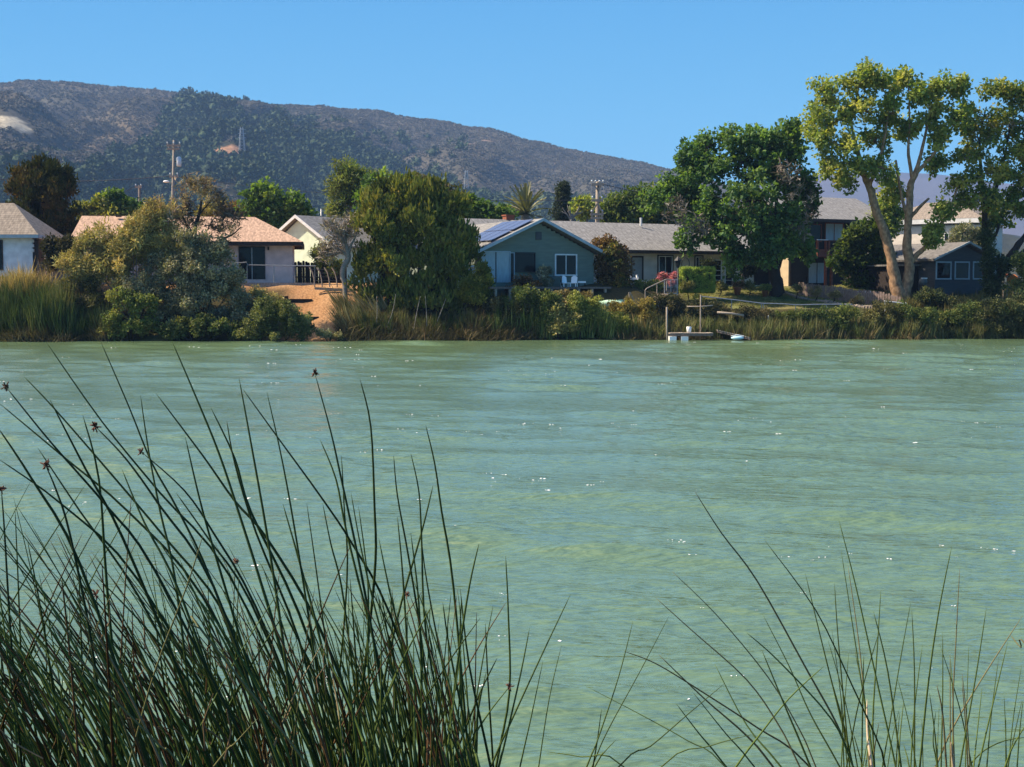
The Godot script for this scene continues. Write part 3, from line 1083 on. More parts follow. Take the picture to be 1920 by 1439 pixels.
	st = start(); span(st, Vector3(-3.7, -0.6, -7.5), Vector3(-2.652, 2.3, -1.6)); part("porch_wall", st, "wood_dark", o)
	st = start(); slab(st, Vector3(-4.0, 2.32, -1.3), Vector3(-2.66, 2.32, -1.3), Vector3(-2.66, 2.34, -7.6), Vector3(-4.0, 2.34, -7.6), 0.12); part("porch_roof", st, "shingle_dark", o)

	# --- low shed behind the fig tree, its dark colour stands for deep shade
	o = thing("dark_shed", "shed with walls coloured dark to stand for deep shade between the two-storey house and plane trunk", "shed", Vector3(wide(1668, 103), 2.9, -103), deg_to_rad(12))
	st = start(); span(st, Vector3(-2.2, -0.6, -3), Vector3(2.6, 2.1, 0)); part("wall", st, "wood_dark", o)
	st = start(); slab(st, Vector3(-2.4, 2.12, 0.3), Vector3(2.8, 2.12, 0.3), Vector3(2.8, 2.3, -3.3), Vector3(-2.4, 2.3, -3.3), 0.12); part("roof", st, "shingle_dark", o)

# ================================================================ trees
const JUNIPER := [Color(0.0898, 0.11, 0.0359), Color(0.169, 0.183, 0.0439), Color(0.298, 0.279, 0.0638)]
const BROADLEAF := [Color(0.0508, 0.102, 0.0319), Color(0.0943, 0.174, 0.0435), Color(0.174, 0.261, 0.0653)]
const SYCAMORE := [Color(0.0565, 0.113, 0.0452), Color(0.104, 0.189, 0.0641), Color(0.189, 0.302, 0.0849)]
const PLANE := [Color(0.14, 0.2, 0.055), Color(0.27, 0.33, 0.085), Color(0.4, 0.41, 0.11)]
const CYPRESS := [Color(0.0384, 0.0504, 0.0216), Color(0.0744, 0.0744, 0.0264), Color(0.132, 0.0864, 0.0336)]
const OLIVE := [Color(0.178, 0.168, 0.063), Color(0.358, 0.304, 0.116), Color(0.546, 0.442, 0.157)]
const GREYBUSH := [Color(0.132, 0.132, 0.0845), Color(0.239, 0.224, 0.132), Color(0.396, 0.344, 0.198)]
const LIME := [Color(0.102, 0.131, 0.0362), Color(0.189, 0.217, 0.0508), Color(0.29, 0.29, 0.0725)]
const RUST := [Color(0.0725, 0.0435, 0.0261), Color(0.16, 0.0943, 0.0435), Color(0.275, 0.174, 0.058)]
const DRY := [Color(0.154, 0.11, 0.066), Color(0.264, 0.193, 0.11), Color(0.396, 0.297, 0.176)]

func make_trees() -> void:
	var st: SurfaceTool
	var o: Node3D
	rng.seed = 200
	# dark cypress at left
	o = plant("cypress_tree", "dark rounded cypress with rust-brown tips standing beside the white house", "tree", 85, 97.5)
	st = start(true); limb(st, [[85, 545, 9], [84, 480, 8], [80, 400, 5], [78, 330, 2]], 97, o.position); part("trunk", st, "bark_dark", o)
	crown(o, "crown", "spray", "leaf_dense", [[78, 385, 60, 66], [60, 345, 38, 38], [104, 348, 36, 38], [82, 322, 26, 24], [40, 372, 28, 44], [116, 400, 32, 48], [78, 440, 56, 40], [128, 440, 24, 30]], 97.5, 0.46, 8.0, CYPRESS, {"shrink": 0.86, "lumps": 2.0, "tumble": 0.3, "inner": 0.6, "outer": 1.08, "tall": 1.2})
	# orchard-like tree behind the pink house
	o = plant("walnut_tree", "leafy green tree rising behind the right end of the tan roof", "tree", 515, 122)
	st = start(true); limb(st, [[517, 545, 8], [515, 470, 7], [505, 400, 4], [498, 365, 1.5]], 122, o.position); limb(st, [[515, 450, 5], [535, 400, 3], [545, 375, 1.5]], 122, o.position); part("trunk", st, "bark_grey", o)
	crown(o, "crown", "broad", "leaf_broad", [[500, 372, 28, 26], [548, 385, 26, 24], [480, 395, 24, 20], [525, 400, 40, 28], [565, 405, 16, 18], [505, 425, 40, 30]], 122, 0.75, 5.0, BROADLEAF, {"lumps": 1.6, "twigs": true, "bark": "bark_grey"})
	# tall pale tree and its neighbours behind the juniper
	o = plant("eucalyptus_tree", "tall loose pale green tree standing directly behind the bare leaning tree", "tree", 655, 118)
	st = start(true); limb(st, [[655, 545, 8], [652, 450, 7], [648, 380, 5], [650, 310, 2]], 118, o.position); limb(st, [[651, 400, 4], [680, 350, 2.5], [690, 325, 1.2]], 118, o.position); part("trunk", st, "bark_grey", o)
	crown(o, "crown", "slim", "leaf_broad", [[648, 320, 26, 30], [640, 360, 26, 34], [690, 340, 34, 26], [670, 375, 34, 30], [630, 395, 20, 24]], 118, 0.7, 4.5, [Color(0.0945, 0.135, 0.0473), Color(0.162, 0.209, 0.0675), Color(0.243, 0.27, 0.0945)], {"lumps": 1.5, "twigs": true, "bark": "bark_grey"})
	o = plant("elm_tree", "bright green tree showing above the top of the olive-green juniper", "tree", 728, 114)
	st = start(true); limb(st, [[728, 545, 8], [728, 450, 6], [728, 370, 3]], 114, o.position); part("trunk", st, "bark_dark", o)
	crown(o, "crown", "broad", "leaf_broad", [[715, 355, 34, 24], [755, 358, 32, 20], [700, 385, 40, 30], [760, 390, 40, 30]], 114, 0.7, 5.0, BROADLEAF, {"lumps": 1.6})
	o = plant("oak_tree", "dull olive-brown tree between the juniper and the solar panel roof", "tree", 806, 122)
	st = start(true); limb(st, [[806, 545, 8], [806, 450, 6], [804, 370, 3]], 122, o.position); part("trunk", st, "bark_dark", o)
	crown(o, "crown", "dense", "leaf_dense", [[800, 350, 24, 20], [830, 368, 36, 22], [780, 372, 26, 24], [820, 400, 50, 30]], 122, 0.6, 6.0, [Color(0.0607, 0.0675, 0.027), Color(0.101, 0.101, 0.0378), Color(0.162, 0.135, 0.054)], {"lumps": 2.0})
	o = plant("laurel_tree", "glossy green hedge-like tree above the left end of the grey roof", "tree", 890, 116)
	st = start(true); limb(st, [[890, 545, 7], [890, 450, 5], [890, 400, 3]], 116, o.position); part("trunk", st, "bark_dark", o)
	crown(o, "crown", "broad", "leaf_broad", [[880, 385, 26, 18], [905, 398, 24, 16], [855, 392, 24, 18], [935, 402, 22, 12], [885, 415, 44, 18]], 116, 0.6, 6.0, BROADLEAF, {"lumps": 2.0})
	# conifer and yellowish tree
	o = plant("conifer_tree", "slender dark conifer behind the long grey roof, beside the palm", "tree", 1057, 142)
	st = start(true); limb(st, [[1057, 545, 5], [1057, 420, 4], [1057, 346, 0.6]], 142, o.position); part("trunk", st, "bark_dark", o)
	crown(o, "crown", "dense", "leaf_dense", [[1057, 352, 4, 8], [1056, 366, 9, 10], [1058, 382, 14, 12], [1056, 400, 18, 14], [1057, 420, 20, 16]], 142, 0.5, 7.0, [Color(0.0216, 0.0351, 0.0243), Color(0.0351, 0.0513, 0.0324), Color(0.0607, 0.0743, 0.0405)], {"lumps": 3.0, "flat": 0.5})
	o = plant("yellowing_tree", "small yellow-green tree left of the tall crossarm pole", "tree", 1100, 132)
	st = start(true); limb(st, [[1100, 545, 5], [1100, 450, 4], [1100, 390, 2]], 132, o.position); part("trunk", st, "bark_grey", o)
	crown(o, "crown", "broad", "leaf_broad", [[1097, 383, 18, 12], [1110, 395, 20, 14], [1088, 402, 14, 12]], 132, 0.6, 5.0, PLANE, {"lumps": 2.0})
	var k := 0
	for b in [[1165, 395, "round green tree just right of the tall crossarm pole"], [1212, 380, "taller green tree between the crossarm pole and dark sycamore"], [1262, 376, "dark green tree pressed against the left flank of the sycamore"]]:
		o = plant("street_tree", b[2], "tree", b[0], 120 + k * 3, "green trees behind the cream house roof")
		st = start(true); limb(st, [[b[0], 545, 7], [b[0] + 2, 450, 5], [b[0], b[1], 3]], 120 + k * 3, o.position); part("trunk", st, "bark_dark", o)
		crown(o, "crown", "broad", "leaf_broad", [[b[0], b[1] - 12, 26, 22], [b[0] - 18, b[1] + 10, 26, 22], [b[0] + 22, b[1] + 8, 26, 22], [b[0], b[1] + 30, 46, 22]], 120 + k * 3, 0.65, 5.5, [Color(0.054, 0.0878, 0.0297), Color(0.0945, 0.142, 0.0432), Color(0.176, 0.223, 0.0607)], {"lumps": 1.8})
		k += 1
	# bare shrub between conifer and pole
	o = plant("bare_tree", "leafless grey tree in front of the conifer, behind the roof ridge", "tree", 1074, 124)
	st = start(true)
	limb(st, [[1072, 545, 4], [1072, 430, 3], [1070, 412, 2]], 124, o.position, 5)
	for i in 14:
		var a := rnd(-1.0, 1.0)
		limb(st, [[1071, 416, 1.6], [1072 + a * 8, 404, 1.0], [1074 + a * 20 + rnd(-3, 3), 392 + rnd(-8, 8), 0.4]], 124, o.position, 4)
	part("trunk", st, "bark_grey", o)
	# low tree line over the tan roof
	k = 0
	for b in [[178, 388, LIME, "yellowing low tree beside the cypress, above the tan roof"], [212, 376, BROADLEAF, "broad-fronded low green tree above the middle of the tan roof"], [250, 392, BROADLEAF, "low dark green tree behind the thin utility pole"], [445, 402, RUST, "brownish low tree above the right part of the tan roof"], [405, 398, OLIVE, "olive low tree behind the gnarled brown shrub"]]:
		o = plant("garden_tree", b[3], "tree", b[0], 125 + k, "low trees behind the tan roof")
		st = start(true); limb(st, [[b[0], 545, 5], [b[0] + 2, 450, 4], [b[0], b[1], 2]], 125 + k, o.position); part("trunk", st, "bark_dark", o)
		crown(o, "crown", "broad", "leaf_broad", [[b[0], b[1], 20, 14], [b[0] - 16, b[1] + 10, 18, 14], [b[0] + 16, b[1] + 12, 18, 14], [b[0], b[1] + 28, 34, 18]], 125 + k, 0.6, 5.0, b[2], {"lumps": 2.0})
		k += 1
	# palm
	o = plant("palm_tree", "date palm with a fan of stiff grey-green fronds behind the gable", "palm", 986, 128)
	st = start(true); limb(st, [[986, 545, 9], [986, 470, 9], [986, 402, 8]], 128, o.position); part("trunk", st, "bark_grey", o)
	var head := spot(986, 402, 128) - o.position
	for i in 34:
		var az := rnd(0, TAU)
		var el := lerpf(-0.2, 1.4, (i + rng.randf()) / 34.0)
		st = start()
		st.set_color(shade_of([Color(0.075, 0.09, 0.05), Color(0.13, 0.145, 0.085), Color(0.24, 0.235, 0.15)], rng.randfn() * 0.6))
		var reach := rnd(2.3, 3.1)
		var prev := head
		var w := Vector3(cos(az) * cos(el), sin(el), sin(az) * cos(el))
		var steps := 7
		for q in steps:
			var t := float(q) / steps; var t2 := (q + 1.0) / steps
			var nx := prev + (w + Vector3(0, -0.5 * t2 * t2, 0)).normalized() * reach / steps
			var along_f := (nx - prev).normalized()
			var side := along_f.cross(Vector3.UP)
			if side.length() < 0.1: side = Vector3(cos(az + 1.57), 0, sin(az + 1.57))
			side = side.normalized()
			var wa := 0.15 * sin(PI * clampf(t * 0.86 + 0.07, 0, 1)); var wb := 0.15 * sin(PI * clampf(t2 * 0.86 + 0.07, 0, 1))
			var up := side.cross(along_f).normalized() * 0.07
			for sgn in [-1.0, 1.0]:
				quad(st, prev, nx, nx + side * sgn * wb + up, prev + side * sgn * wa + up)
				tri(st, prev + side * sgn * wa + up, nx + side * sgn * wb + up, nx + side * sgn * (wb + 0.1) + along_f * 0.12 + up * 1.5)
			prev = nx
		part("frond", st, "leaf_dry", o)
	# bare leaning tree beside the juniper
	o = plant("dead_tree", "pale bare leaning tree with grey twigs in front of the juniper", "tree", 648, 87.6)
	st = start(true)
	limb(st, [[648, 575, 4.5], [646, 535, 5], [642, 510, 5], [652, 485, 5.5], [650, 462, 4], [642, 440, 2.5], [646, 412, 1]], 87.6, o.position, 7, 0.25)
	limb(st, [[651, 482, 3.5], [640, 470, 3], [626, 462, 2], [612, 452, 1]], 87.6, o.position, 6, 0.25)
	limb(st, [[652, 488, 3], [658, 460, 2], [668, 440, 1.2], [672, 415, 0.6]], 87.6, o.position, 6, 0.2)
	limb(st, [[646, 475, 2.5], [630, 476, 1.8], [606, 482, 0.8]], 87.6, o.position, 6, 0.2)
	part("trunk", st, "bark_grey", o)
	st = start(true)
	for i in 150:
		var c := Vector2(rnd(598, 672), rnd(402, 482))
		var f: Vector2 = Vector2(648, 470).lerp(c, rnd(0.3, 0.75))
		limb(st, [[f.x, f.y, 0.7], [(f.x + c.x) * 0.5 + rnd(-5, 5), (f.y + c.y) * 0.5 + rnd(-6, 2), 0.5], [c.x, c.y, 0.22]], 87.6 + rnd(-0.8, 0.8), o.position, 3)
	part("twigs", st, "bark_grey", o).set_meta("kind", "stuff")
	crown(o, "crown", "twig", "leaf_dry", [[628, 440, 30, 32], [655, 425, 18, 24], [612, 470, 20, 14]], 87.6, 0.45, 1.6, [Color(0.2, 0.16, 0.13), Color(0.32, 0.27, 0.22), Color(0.46, 0.4, 0.33)], {"lumps": 2.0})
	# the big juniper
	o = plant("juniper_tree", "big dense olive-green juniper between the pink house and green house", "tree", 770, 87.5)
	st = start(true)
	for b in [[700, 430], [745, 380], [790, 380], [840, 430], [870, 480], [690, 500]]:
		limb(st, [[770 + (b[0] - 770) * 0.35, 600, 5], [770 + (b[0] - 770) * 0.55, 550, 4], [770 + (b[0] - 770) * 0.85, 490, 3], [b[0], b[1], 1]], 87.5, o.position, 6)
	part("trunk", st, "bark_dark", o)
	crown(o, "crown", "spray", "leaf_dense", [[702, 405, 30, 40], [732, 380, 34, 32], [768, 372, 36, 28], [812, 378, 34, 28], [842, 400, 26, 30], [696, 455, 28, 44], [730, 440, 48, 48], [790, 440, 54, 54], [844, 455, 36, 40], [872, 460, 16, 24], [704, 515, 32, 46], [745, 510, 48, 44], [805, 515, 52, 46], [860, 510, 28, 36], [726, 560, 42, 34], [790, 565, 56, 36], [840, 560, 30, 30]], 87.5, 0.58, 8.0, JUNIPER, {"lumps": 1.2, "tumble": 0.25, "deep": 0.9, "tall": 1.35, "inner": 0.7, "outer": 1.2, "lump": 1.0})
	for b in [[704, 618, 706, 556], [722, 620, 742, 552], [775, 622, 788, 556], [800, 612, 797, 556], [812, 620, 836, 560]]:
		st = start(true); limb(st, [[b[0], b[1], 0.6], [(b[0] + b[2]) * 0.5 + rnd(-4, 4), (b[1] + b[3]) * 0.5, 0.6], [b[2], b[3], 0.35]], 85.2, o.position, 5); part("bare_stem", st, "bark_grey", o)
	o = plant("juniper_shrub", "small upright juniper at the right foot of the big juniper", "shrub", 893, 86.4)
	st = start(true); limb(st, [[893, 600, 3], [893, 560, 2.5], [893, 510, 1]], 86.4, o.position, 6); part("trunk", st, "bark_dark", o)
	crown(o, "crown", "spray", "leaf_dense", [[905, 512, 13, 18], [880, 535, 16, 20], [905, 540, 18, 24], [890, 562, 24, 16]], 86.4, 0.36, 9.0, JUNIPER, {"lumps": 5.0, "tumble": 0.25})

	# the dark sycamore on the lawn
	var d := 96.0
	o = plant("sycamore_tree", "broad dark green sycamore standing on the lawn in front of the cream house", "tree", 1456, d)
	st = start(true)
	limb(st, [[1458, 556, 16], [1456, 535, 12], [1452, 505, 11], [1448, 480, 8], [1436, 440, 6], [1420, 390, 4], [1400, 330, 2], [1390, 280, 1]], d, o.position, 9, 0.15)
	limb(st, [[1452, 510, 9], [1464, 480, 7], [1476, 440, 5], [1488, 390, 3], [1496, 320, 1.5]], d, o.position, 8, 0.15)
	limb(st, [[1446, 475, 6], [1420, 450, 5], [1370, 420, 3.5], [1320, 400, 2]], d, o.position, 7, 0.15)
	limb(st, [[1440, 440, 5], [1455, 390, 3.5], [1460, 320, 2]], d, o.position, 7, 0.15)
	part("trunk", st, "bark_dark", o)
	crown(o, "crown", "broad", "leaf_broad", [
		[1382, 262, 30, 26], [1330, 275, 34, 30], [1290, 310, 32, 28], [1432, 268, 36, 26], [1385, 310, 50, 40], [1325, 335, 46, 36], [1445, 315, 34, 40],
		[1265, 350, 34, 26], [1240, 375, 26, 20], [1300, 385, 46, 34, 1.5], [1360, 375, 46, 40, -2], [1415, 375, 42, 44, -2], [1470, 350, 22, 34], [1490, 300, 22, 34], [1510, 350, 20, 26],
		[1320, 425, 34, 24, -1], [1285, 445, 16, 16, -2], [1350, 440, 28, 26, -2], [1395, 440, 40, 42, -2], [1425, 480, 24, 22, -2], [1380, 490, 22, 22, -1], [1505, 400, 26, 40, 1.5], [1500, 460, 16, 30, 1.5], [1442, 425, 32, 30, -1], [1478, 415, 24, 30, -1], [1468, 465, 18, 22, -1], [1475, 255, 18, 18]],
		d, 0.6, 5.0, SYCAMORE, {"lumps": 0.75, "twigs": true, "deep": 1.2, "inner": 0.45, "outer": 1.1, "lump": 0.95})
	crown(o, "dry_twigs", "twig", "leaf_dry", [[1270, 400, 24, 30, -3], [1500, 400, 26, 50, -2], [1480, 330, 20, 30, -2], [1310, 430, 20, 30, -3]], d, 0.5, 1.0, [Color(0.12, 0.1, 0.09), Color(0.2, 0.175, 0.15), Color(0.3, 0.27, 0.23)], {"lumps": 1.5})

	# the big plane tree
	d = 92.5
	o = plant("plane_tree", "tall plane tree with mottled forked trunk and yellow-green crown, tallest in view", "tree", 1688, d)
	st = start(true)
	limb(st, [[1692, 575, 17], [1684, 548, 13], [1678, 520, 11], [1670, 480, 9.5], [1660, 440, 9], [1645, 400, 8], [1634, 360, 7], [1622, 330, 6, 0.3], [1610, 290, 4, 0.4], [1598, 240, 2.5, 0.5], [1590, 190, 1.2, 0.5]], d, o.position, 10, 0.12)
	limb(st, [[1694, 560, 12], [1702, 530, 10], [1706, 500, 9], [1702, 470, 8.5], [1702, 430, 7], [1706, 380, 6.5], [1708, 345, 6], [1716, 328, 5.5], [1724, 300, 3.5], [1736, 250, 2.4], [1748, 190, 1.2]], d, o.position, 10, 0.12)
	limb(st, [[1706, 495, 6], [1722, 476, 5], [1740, 458, 4.2], [1762, 425, 3.6], [1782, 392, 3], [1796, 350, 2]], d, o.position, 8, 0.15)
	limb(st, [[1704, 410, 4], [1694, 380, 3], [1686, 340, 2.4], [1680, 300, 1.8]], d, o.position, 7, 0.15)
	limb(st, [[1706, 410, 4], [1722, 392, 3.2], [1742, 372, 2]], d, o.position, 7, 0.15)
	limb(st, [[1630, 350, 4.5], [1650, 300, 3], [1662, 240, 2], [1668, 180, 1]], d, o.position, 7, 0.15)
	limb(st, [[1620, 330, 4], [1590, 305, 2.8], [1565, 280, 1.8], [1545, 250, 1]], d, o.position, 7, 0.15)
	limb(st, [[1712, 340, 4], [1704, 290, 3], [1706, 230, 1.8], [1704, 160, 1]], d, o.position, 7, 0.15)
	limb(st, [[1718, 325, 4], [1750, 290, 2.6], [1780, 250, 1.8], [1800, 210, 1]], d, o.position, 7, 0.15)
	part("trunk", st, "bark_plane", o)
	crown(o, "crown", "broad", "leaf_broad", [
		[1560, 178, 34, 26], [1610, 162, 32, 26], [1628, 140, 14, 14], [1655, 165, 26, 24], [1690, 148, 22, 18], [1530, 220, 28, 30], [1575, 225, 36, 30], [1625, 210, 34, 28], [1675, 210, 30, 30],
		[1535, 265, 24, 26], [1590, 275, 38, 24, -1], [1640, 265, 30, 28, 1], [1725, 180, 22, 24], [1770, 165, 28, 22], [1800, 175, 22, 24], [1745, 215, 30, 28], [1795, 220, 26, 30], [1700, 250, 22, 30, 1],
		[1760, 265, 28, 24], [1745, 305, 24, 18, 1], [1560, 310, 26, 18], [1620, 315, 26, 16, -1], [1655, 315, 20, 22, -1], [1675, 360, 16, 22, 1.5], [1770, 395, 12, 12, -1], [1745, 450, 7, 8, -0.5], [1752, 432, 8, 8, -0.5], [1585, 340, 16, 14]],
		d, 0.52, 3.9, PLANE, {"lumps": 1.15, "twigs": true, "bark": "bark_plane", "deep": 1.2, "inner": 0.4, "outer": 1.15, "lump": 0.9})
	# right-hand plane tree with ivy
	d = 93.5
	o = plant("ivy_clad_plane_tree", "plane tree by the slate cottage with ivy up its dark trunk and golden leaves", "tree", 1862, d)
	st = start(true)
	limb(st, [[1864, 580, 16], [1858, 550, 12], [1853, 520, 9], [1850, 480, 8], [1848, 440, 6.5], [1846, 390, 5], [1840, 330, 3.5], [1838, 260, 2], [1850, 200, 1]], d, o.position, 9, 0.15)
	limb(st, [[1864, 535, 9], [1885, 500, 8], [1905, 465, 6.5], [1930, 430, 5], [1950, 360, 3]], d, o.position, 8, 0.15)
	limb(st, [[1872, 520, 7], [1895, 495, 5.5], [1925, 468, 4]], d, o.position, 8, 0.15)
	limb(st, [[1846, 400, 4], [1870, 350, 3], [1885, 290, 2], [1895, 230, 1]], d, o.position, 7, 0.15)
	limb(st, [[1846, 470, 4], [1868, 440, 3], [1880, 400, 1.5]], d, o.position, 7, 0.15)
	part("trunk", st, "bark_dark", o)
	crown(o, "crown", "broad", "leaf_broad", [
		[1870, 178, 26, 24], [1905, 185, 24, 26], [1935, 190, 24, 26], [1850, 220, 32, 28], [1900, 235, 36, 30], [1840, 265, 32, 26], [1890, 285, 38, 30], [1935, 270, 28, 30], [1815, 300, 30, 22, -1], [1850, 325, 36, 26, -1],
		[1900, 335, 34, 28], [1810, 345, 24, 20, -1], [1845, 372, 28, 20, -1], [1890, 380, 28, 20], [1930, 340, 24, 30], [1865, 410, 22, 16, 0.8], [1815, 378, 14, 12, -1], [1925, 400, 20, 20]],
		d, 0.5, 4.2, [Color(0.1, 0.16, 0.045), Color(0.22, 0.27, 0.065), Color(0.38, 0.35, 0.085)], {"lumps": 1.1, "twigs": true, "bark": "bark_grey", "deep": 1.1, "inner": 0.5, "outer": 1.12})
	crown(o, "ivy", "dense", "leaf_dense", [[1860, 545, 18, 34, -0.5], [1854, 500, 11, 34, -0.5], [1850, 450, 9, 26, -0.4], [1882, 500, 13, 24, -0.5]], d, 0.35, 7.0, [Color(0.027, 0.0473, 0.0203), Color(0.0473, 0.0743, 0.027), Color(0.081, 0.108, 0.0405)], {"lumps": 5.0})
	# fig tree in front of the two-storey house
	o = plant("fig_tree", "dark leafy fig tree in front of the red balcony", "tree", 1612, 99.5)
	st = start(true); limb(st, [[1612, 560, 6], [1610, 520, 5], [1606, 470, 3.5], [1612, 430, 1.5]], 99.5, o.position); limb(st, [[1610, 515, 4], [1630, 480, 3], [1640, 440, 1.5]], 99.5, o.position); part("trunk", st, "bark_dark", o)
	crown(o, "crown", "broad", "leaf_broad", [[1608, 440, 26, 18], [1640, 432, 20, 16], [1590, 465, 28, 22], [1625, 465, 34, 28], [1580, 495, 20, 16], [1608, 500, 34, 22], [1645, 490, 24, 28], [1620, 525, 30, 16]], 99.5, 0.55, 6.0, [Color(0.0405, 0.0743, 0.0216), Color(0.0743, 0.115, 0.0297), Color(0.162, 0.203, 0.0473)], {"lumps": 2.5, "twigs": true})
	o = plant("grey_olive_tree", "soft grey-green tree behind the slate cottage roof", "tree", 1818, 112)
	st = start(true); limb(st, [[1818, 555, 6], [1818, 480, 4], [1820, 440, 2]], 112, o.position); part("trunk", st, "bark_grey", o)
	crown(o, "crown", "slim", "leaf_dense", [[1810, 440, 24, 18], [1840, 445, 24, 22], [1800, 465, 22, 18], [1850, 480, 20, 24]], 112, 0.5, 6.0, [Color(0.135, 0.149, 0.081), Color(0.23, 0.236, 0.135), Color(0.338, 0.338, 0.203)], {"lumps": 2.5})
	o = plant("leafy_garden_tree", "green tree behind the big plane tree's left trunk, over the brown eave", "tree", 1668, 114)
	st = start(true); limb(st, [[1668, 555, 6], [1668, 460, 4], [1666, 400, 2]], 114, o.position); part("trunk", st, "bark_dark", o)
	crown(o, "crown", "broad", "leaf_broad", [[1662, 388, 18, 16], [1676, 402, 14, 14], [1655, 412, 18, 16], [1668, 440, 22, 26]], 114, 0.55, 6.0, PLANE, {"lumps": 2.5})
	# rust-coloured climber beside the gable
	o = plant("russet_shrub", "tall dark russet and green shrub covering the right corner of the green house", "shrub", 1150, 92.6)
	st = start(true); limb(st, [[1150, 565, 4], [1148, 520, 3], [1142, 470, 1.5]], 92.6, o.position); part("trunk", st, "bark_dark", o)
	crown(o, "crown", "dense", "leaf_dense", [[1132, 462, 20, 14], [1150, 480, 24, 20], [1130, 505, 18, 30], [1158, 510, 22, 30], [1140, 545, 26, 22], [1165, 545, 18, 18]], 92.6, 0.42, 7.0, RUST, {"lumps": 4.0})
	crown(o, "green_leaves", "broad", "leaf_broad", [[1150, 500, 22, 26, -0.6], [1160, 540, 16, 18, -0.6], [1145, 470, 16, 12, -0.6]], 92.6, 0.4, 2.0, [Color(0.0675, 0.081, 0.027), Color(0.162, 0.149, 0.0405), Color(0.338, 0.216, 0.054)], {"lumps": 4.0})

# ================================================================ plants along the far bank
func bed(called: String, label: String, category: String, kind: String, zones: Array, palette: Array, lean := Vector2.ZERO, sway := 0.12, thin := 1.0) -> void:
	var variants: Array = leaf[kind]
	var places: Array = []; var tints: Array = []
	for z in zones:
		for i in int(z[6]):
			var px := rnd(z[0], z[1])
			var edge := minf((px - z[0]) / 25.0, (z[1] - px) / 25.0)
			if rng.randf() > edge + 0.35: continue
			var d0 := 86.0
			var s := rnd(z[2], z[3])
			var d := shore(wide(px, d0)) + s
			var p := on_ground(px, d)
			p.y = maxf(p.y, -0.25) - 0.05
			var patch := noise.get_noise_2d(p.x * 40.0, p.z * 25.0 + 700.0)
			var h := rnd(z[4], z[5]) * (1.0 + patch * 0.7)
			if z.size() > 7:
				var room := hgt(z[7] - patch * 18.0 - rng.randfn() * 4.0, d) - p.y
				h = minf(h, room)
				if h < 0.25: continue
			var basis := Basis(Vector3.FORWARD, lean.x + rng.randfn() * sway) * Basis(Vector3.RIGHT, lean.y + rng.randfn() * sway) * Basis(Vector3.UP, rnd(0, TAU))
			var w := sqrt(h) * thin
			places.append(Transform3D(basis * Basis.from_scale(Vector3(w, h, w)), p))
			tints.append(shade_of(palette, rng.randfn() * 0.5 + patch * 1.8))
	tag(scatter(called, variants[0], "leaf_dry", places, tints, self), label, category)

func bush(called: String, label: String, px: float, d: float, kind: String, size: float, dens: float, palette: Array, blobs: Array, o := {}, category := "shrub", group := "") -> Node3D:
	var b := plant(called, label, category, px, d, group)
	var st := start(true)
	for bl in blobs:
		var c := spot(bl[0], bl[1], d + (bl[4] if bl.size() > 4 else 0.0)) - b.position
		tube(st, [Vector3(rnd(-0.2, 0.2), -0.1, rnd(-0.2, 0.2)), c * Vector3(0.6, 0.5, 0.6) + rand_unit() * 0.1, c], [0.05, 0.035, 0.012], 5)
	part("stems", st, o.get("bark", "bark_dark"), b).set_meta("kind", "stuff")
	crown(b, "foliage", kind, "leaf_dry" if o.get("dry", false) else "leaf_dense", blobs, d, size, dens, palette, o)
	return b

const TULE := [Color(0.0382, 0.0638, 0.0191), Color(0.0765, 0.109, 0.0281), Color(0.204, 0.191, 0.0638)]
const TULE_BRIGHT := [Color(0.06, 0.085, 0.026), Color(0.13, 0.17, 0.045), Color(0.24, 0.25, 0.075)]
const THATCH := [Color(0.042, 0.042, 0.02), Color(0.088, 0.08, 0.036), Color(0.16, 0.135, 0.066)]
const STRAW := [Color(0.15, 0.119, 0.05), Color(0.275, 0.219, 0.0875), Color(0.425, 0.338, 0.15)]

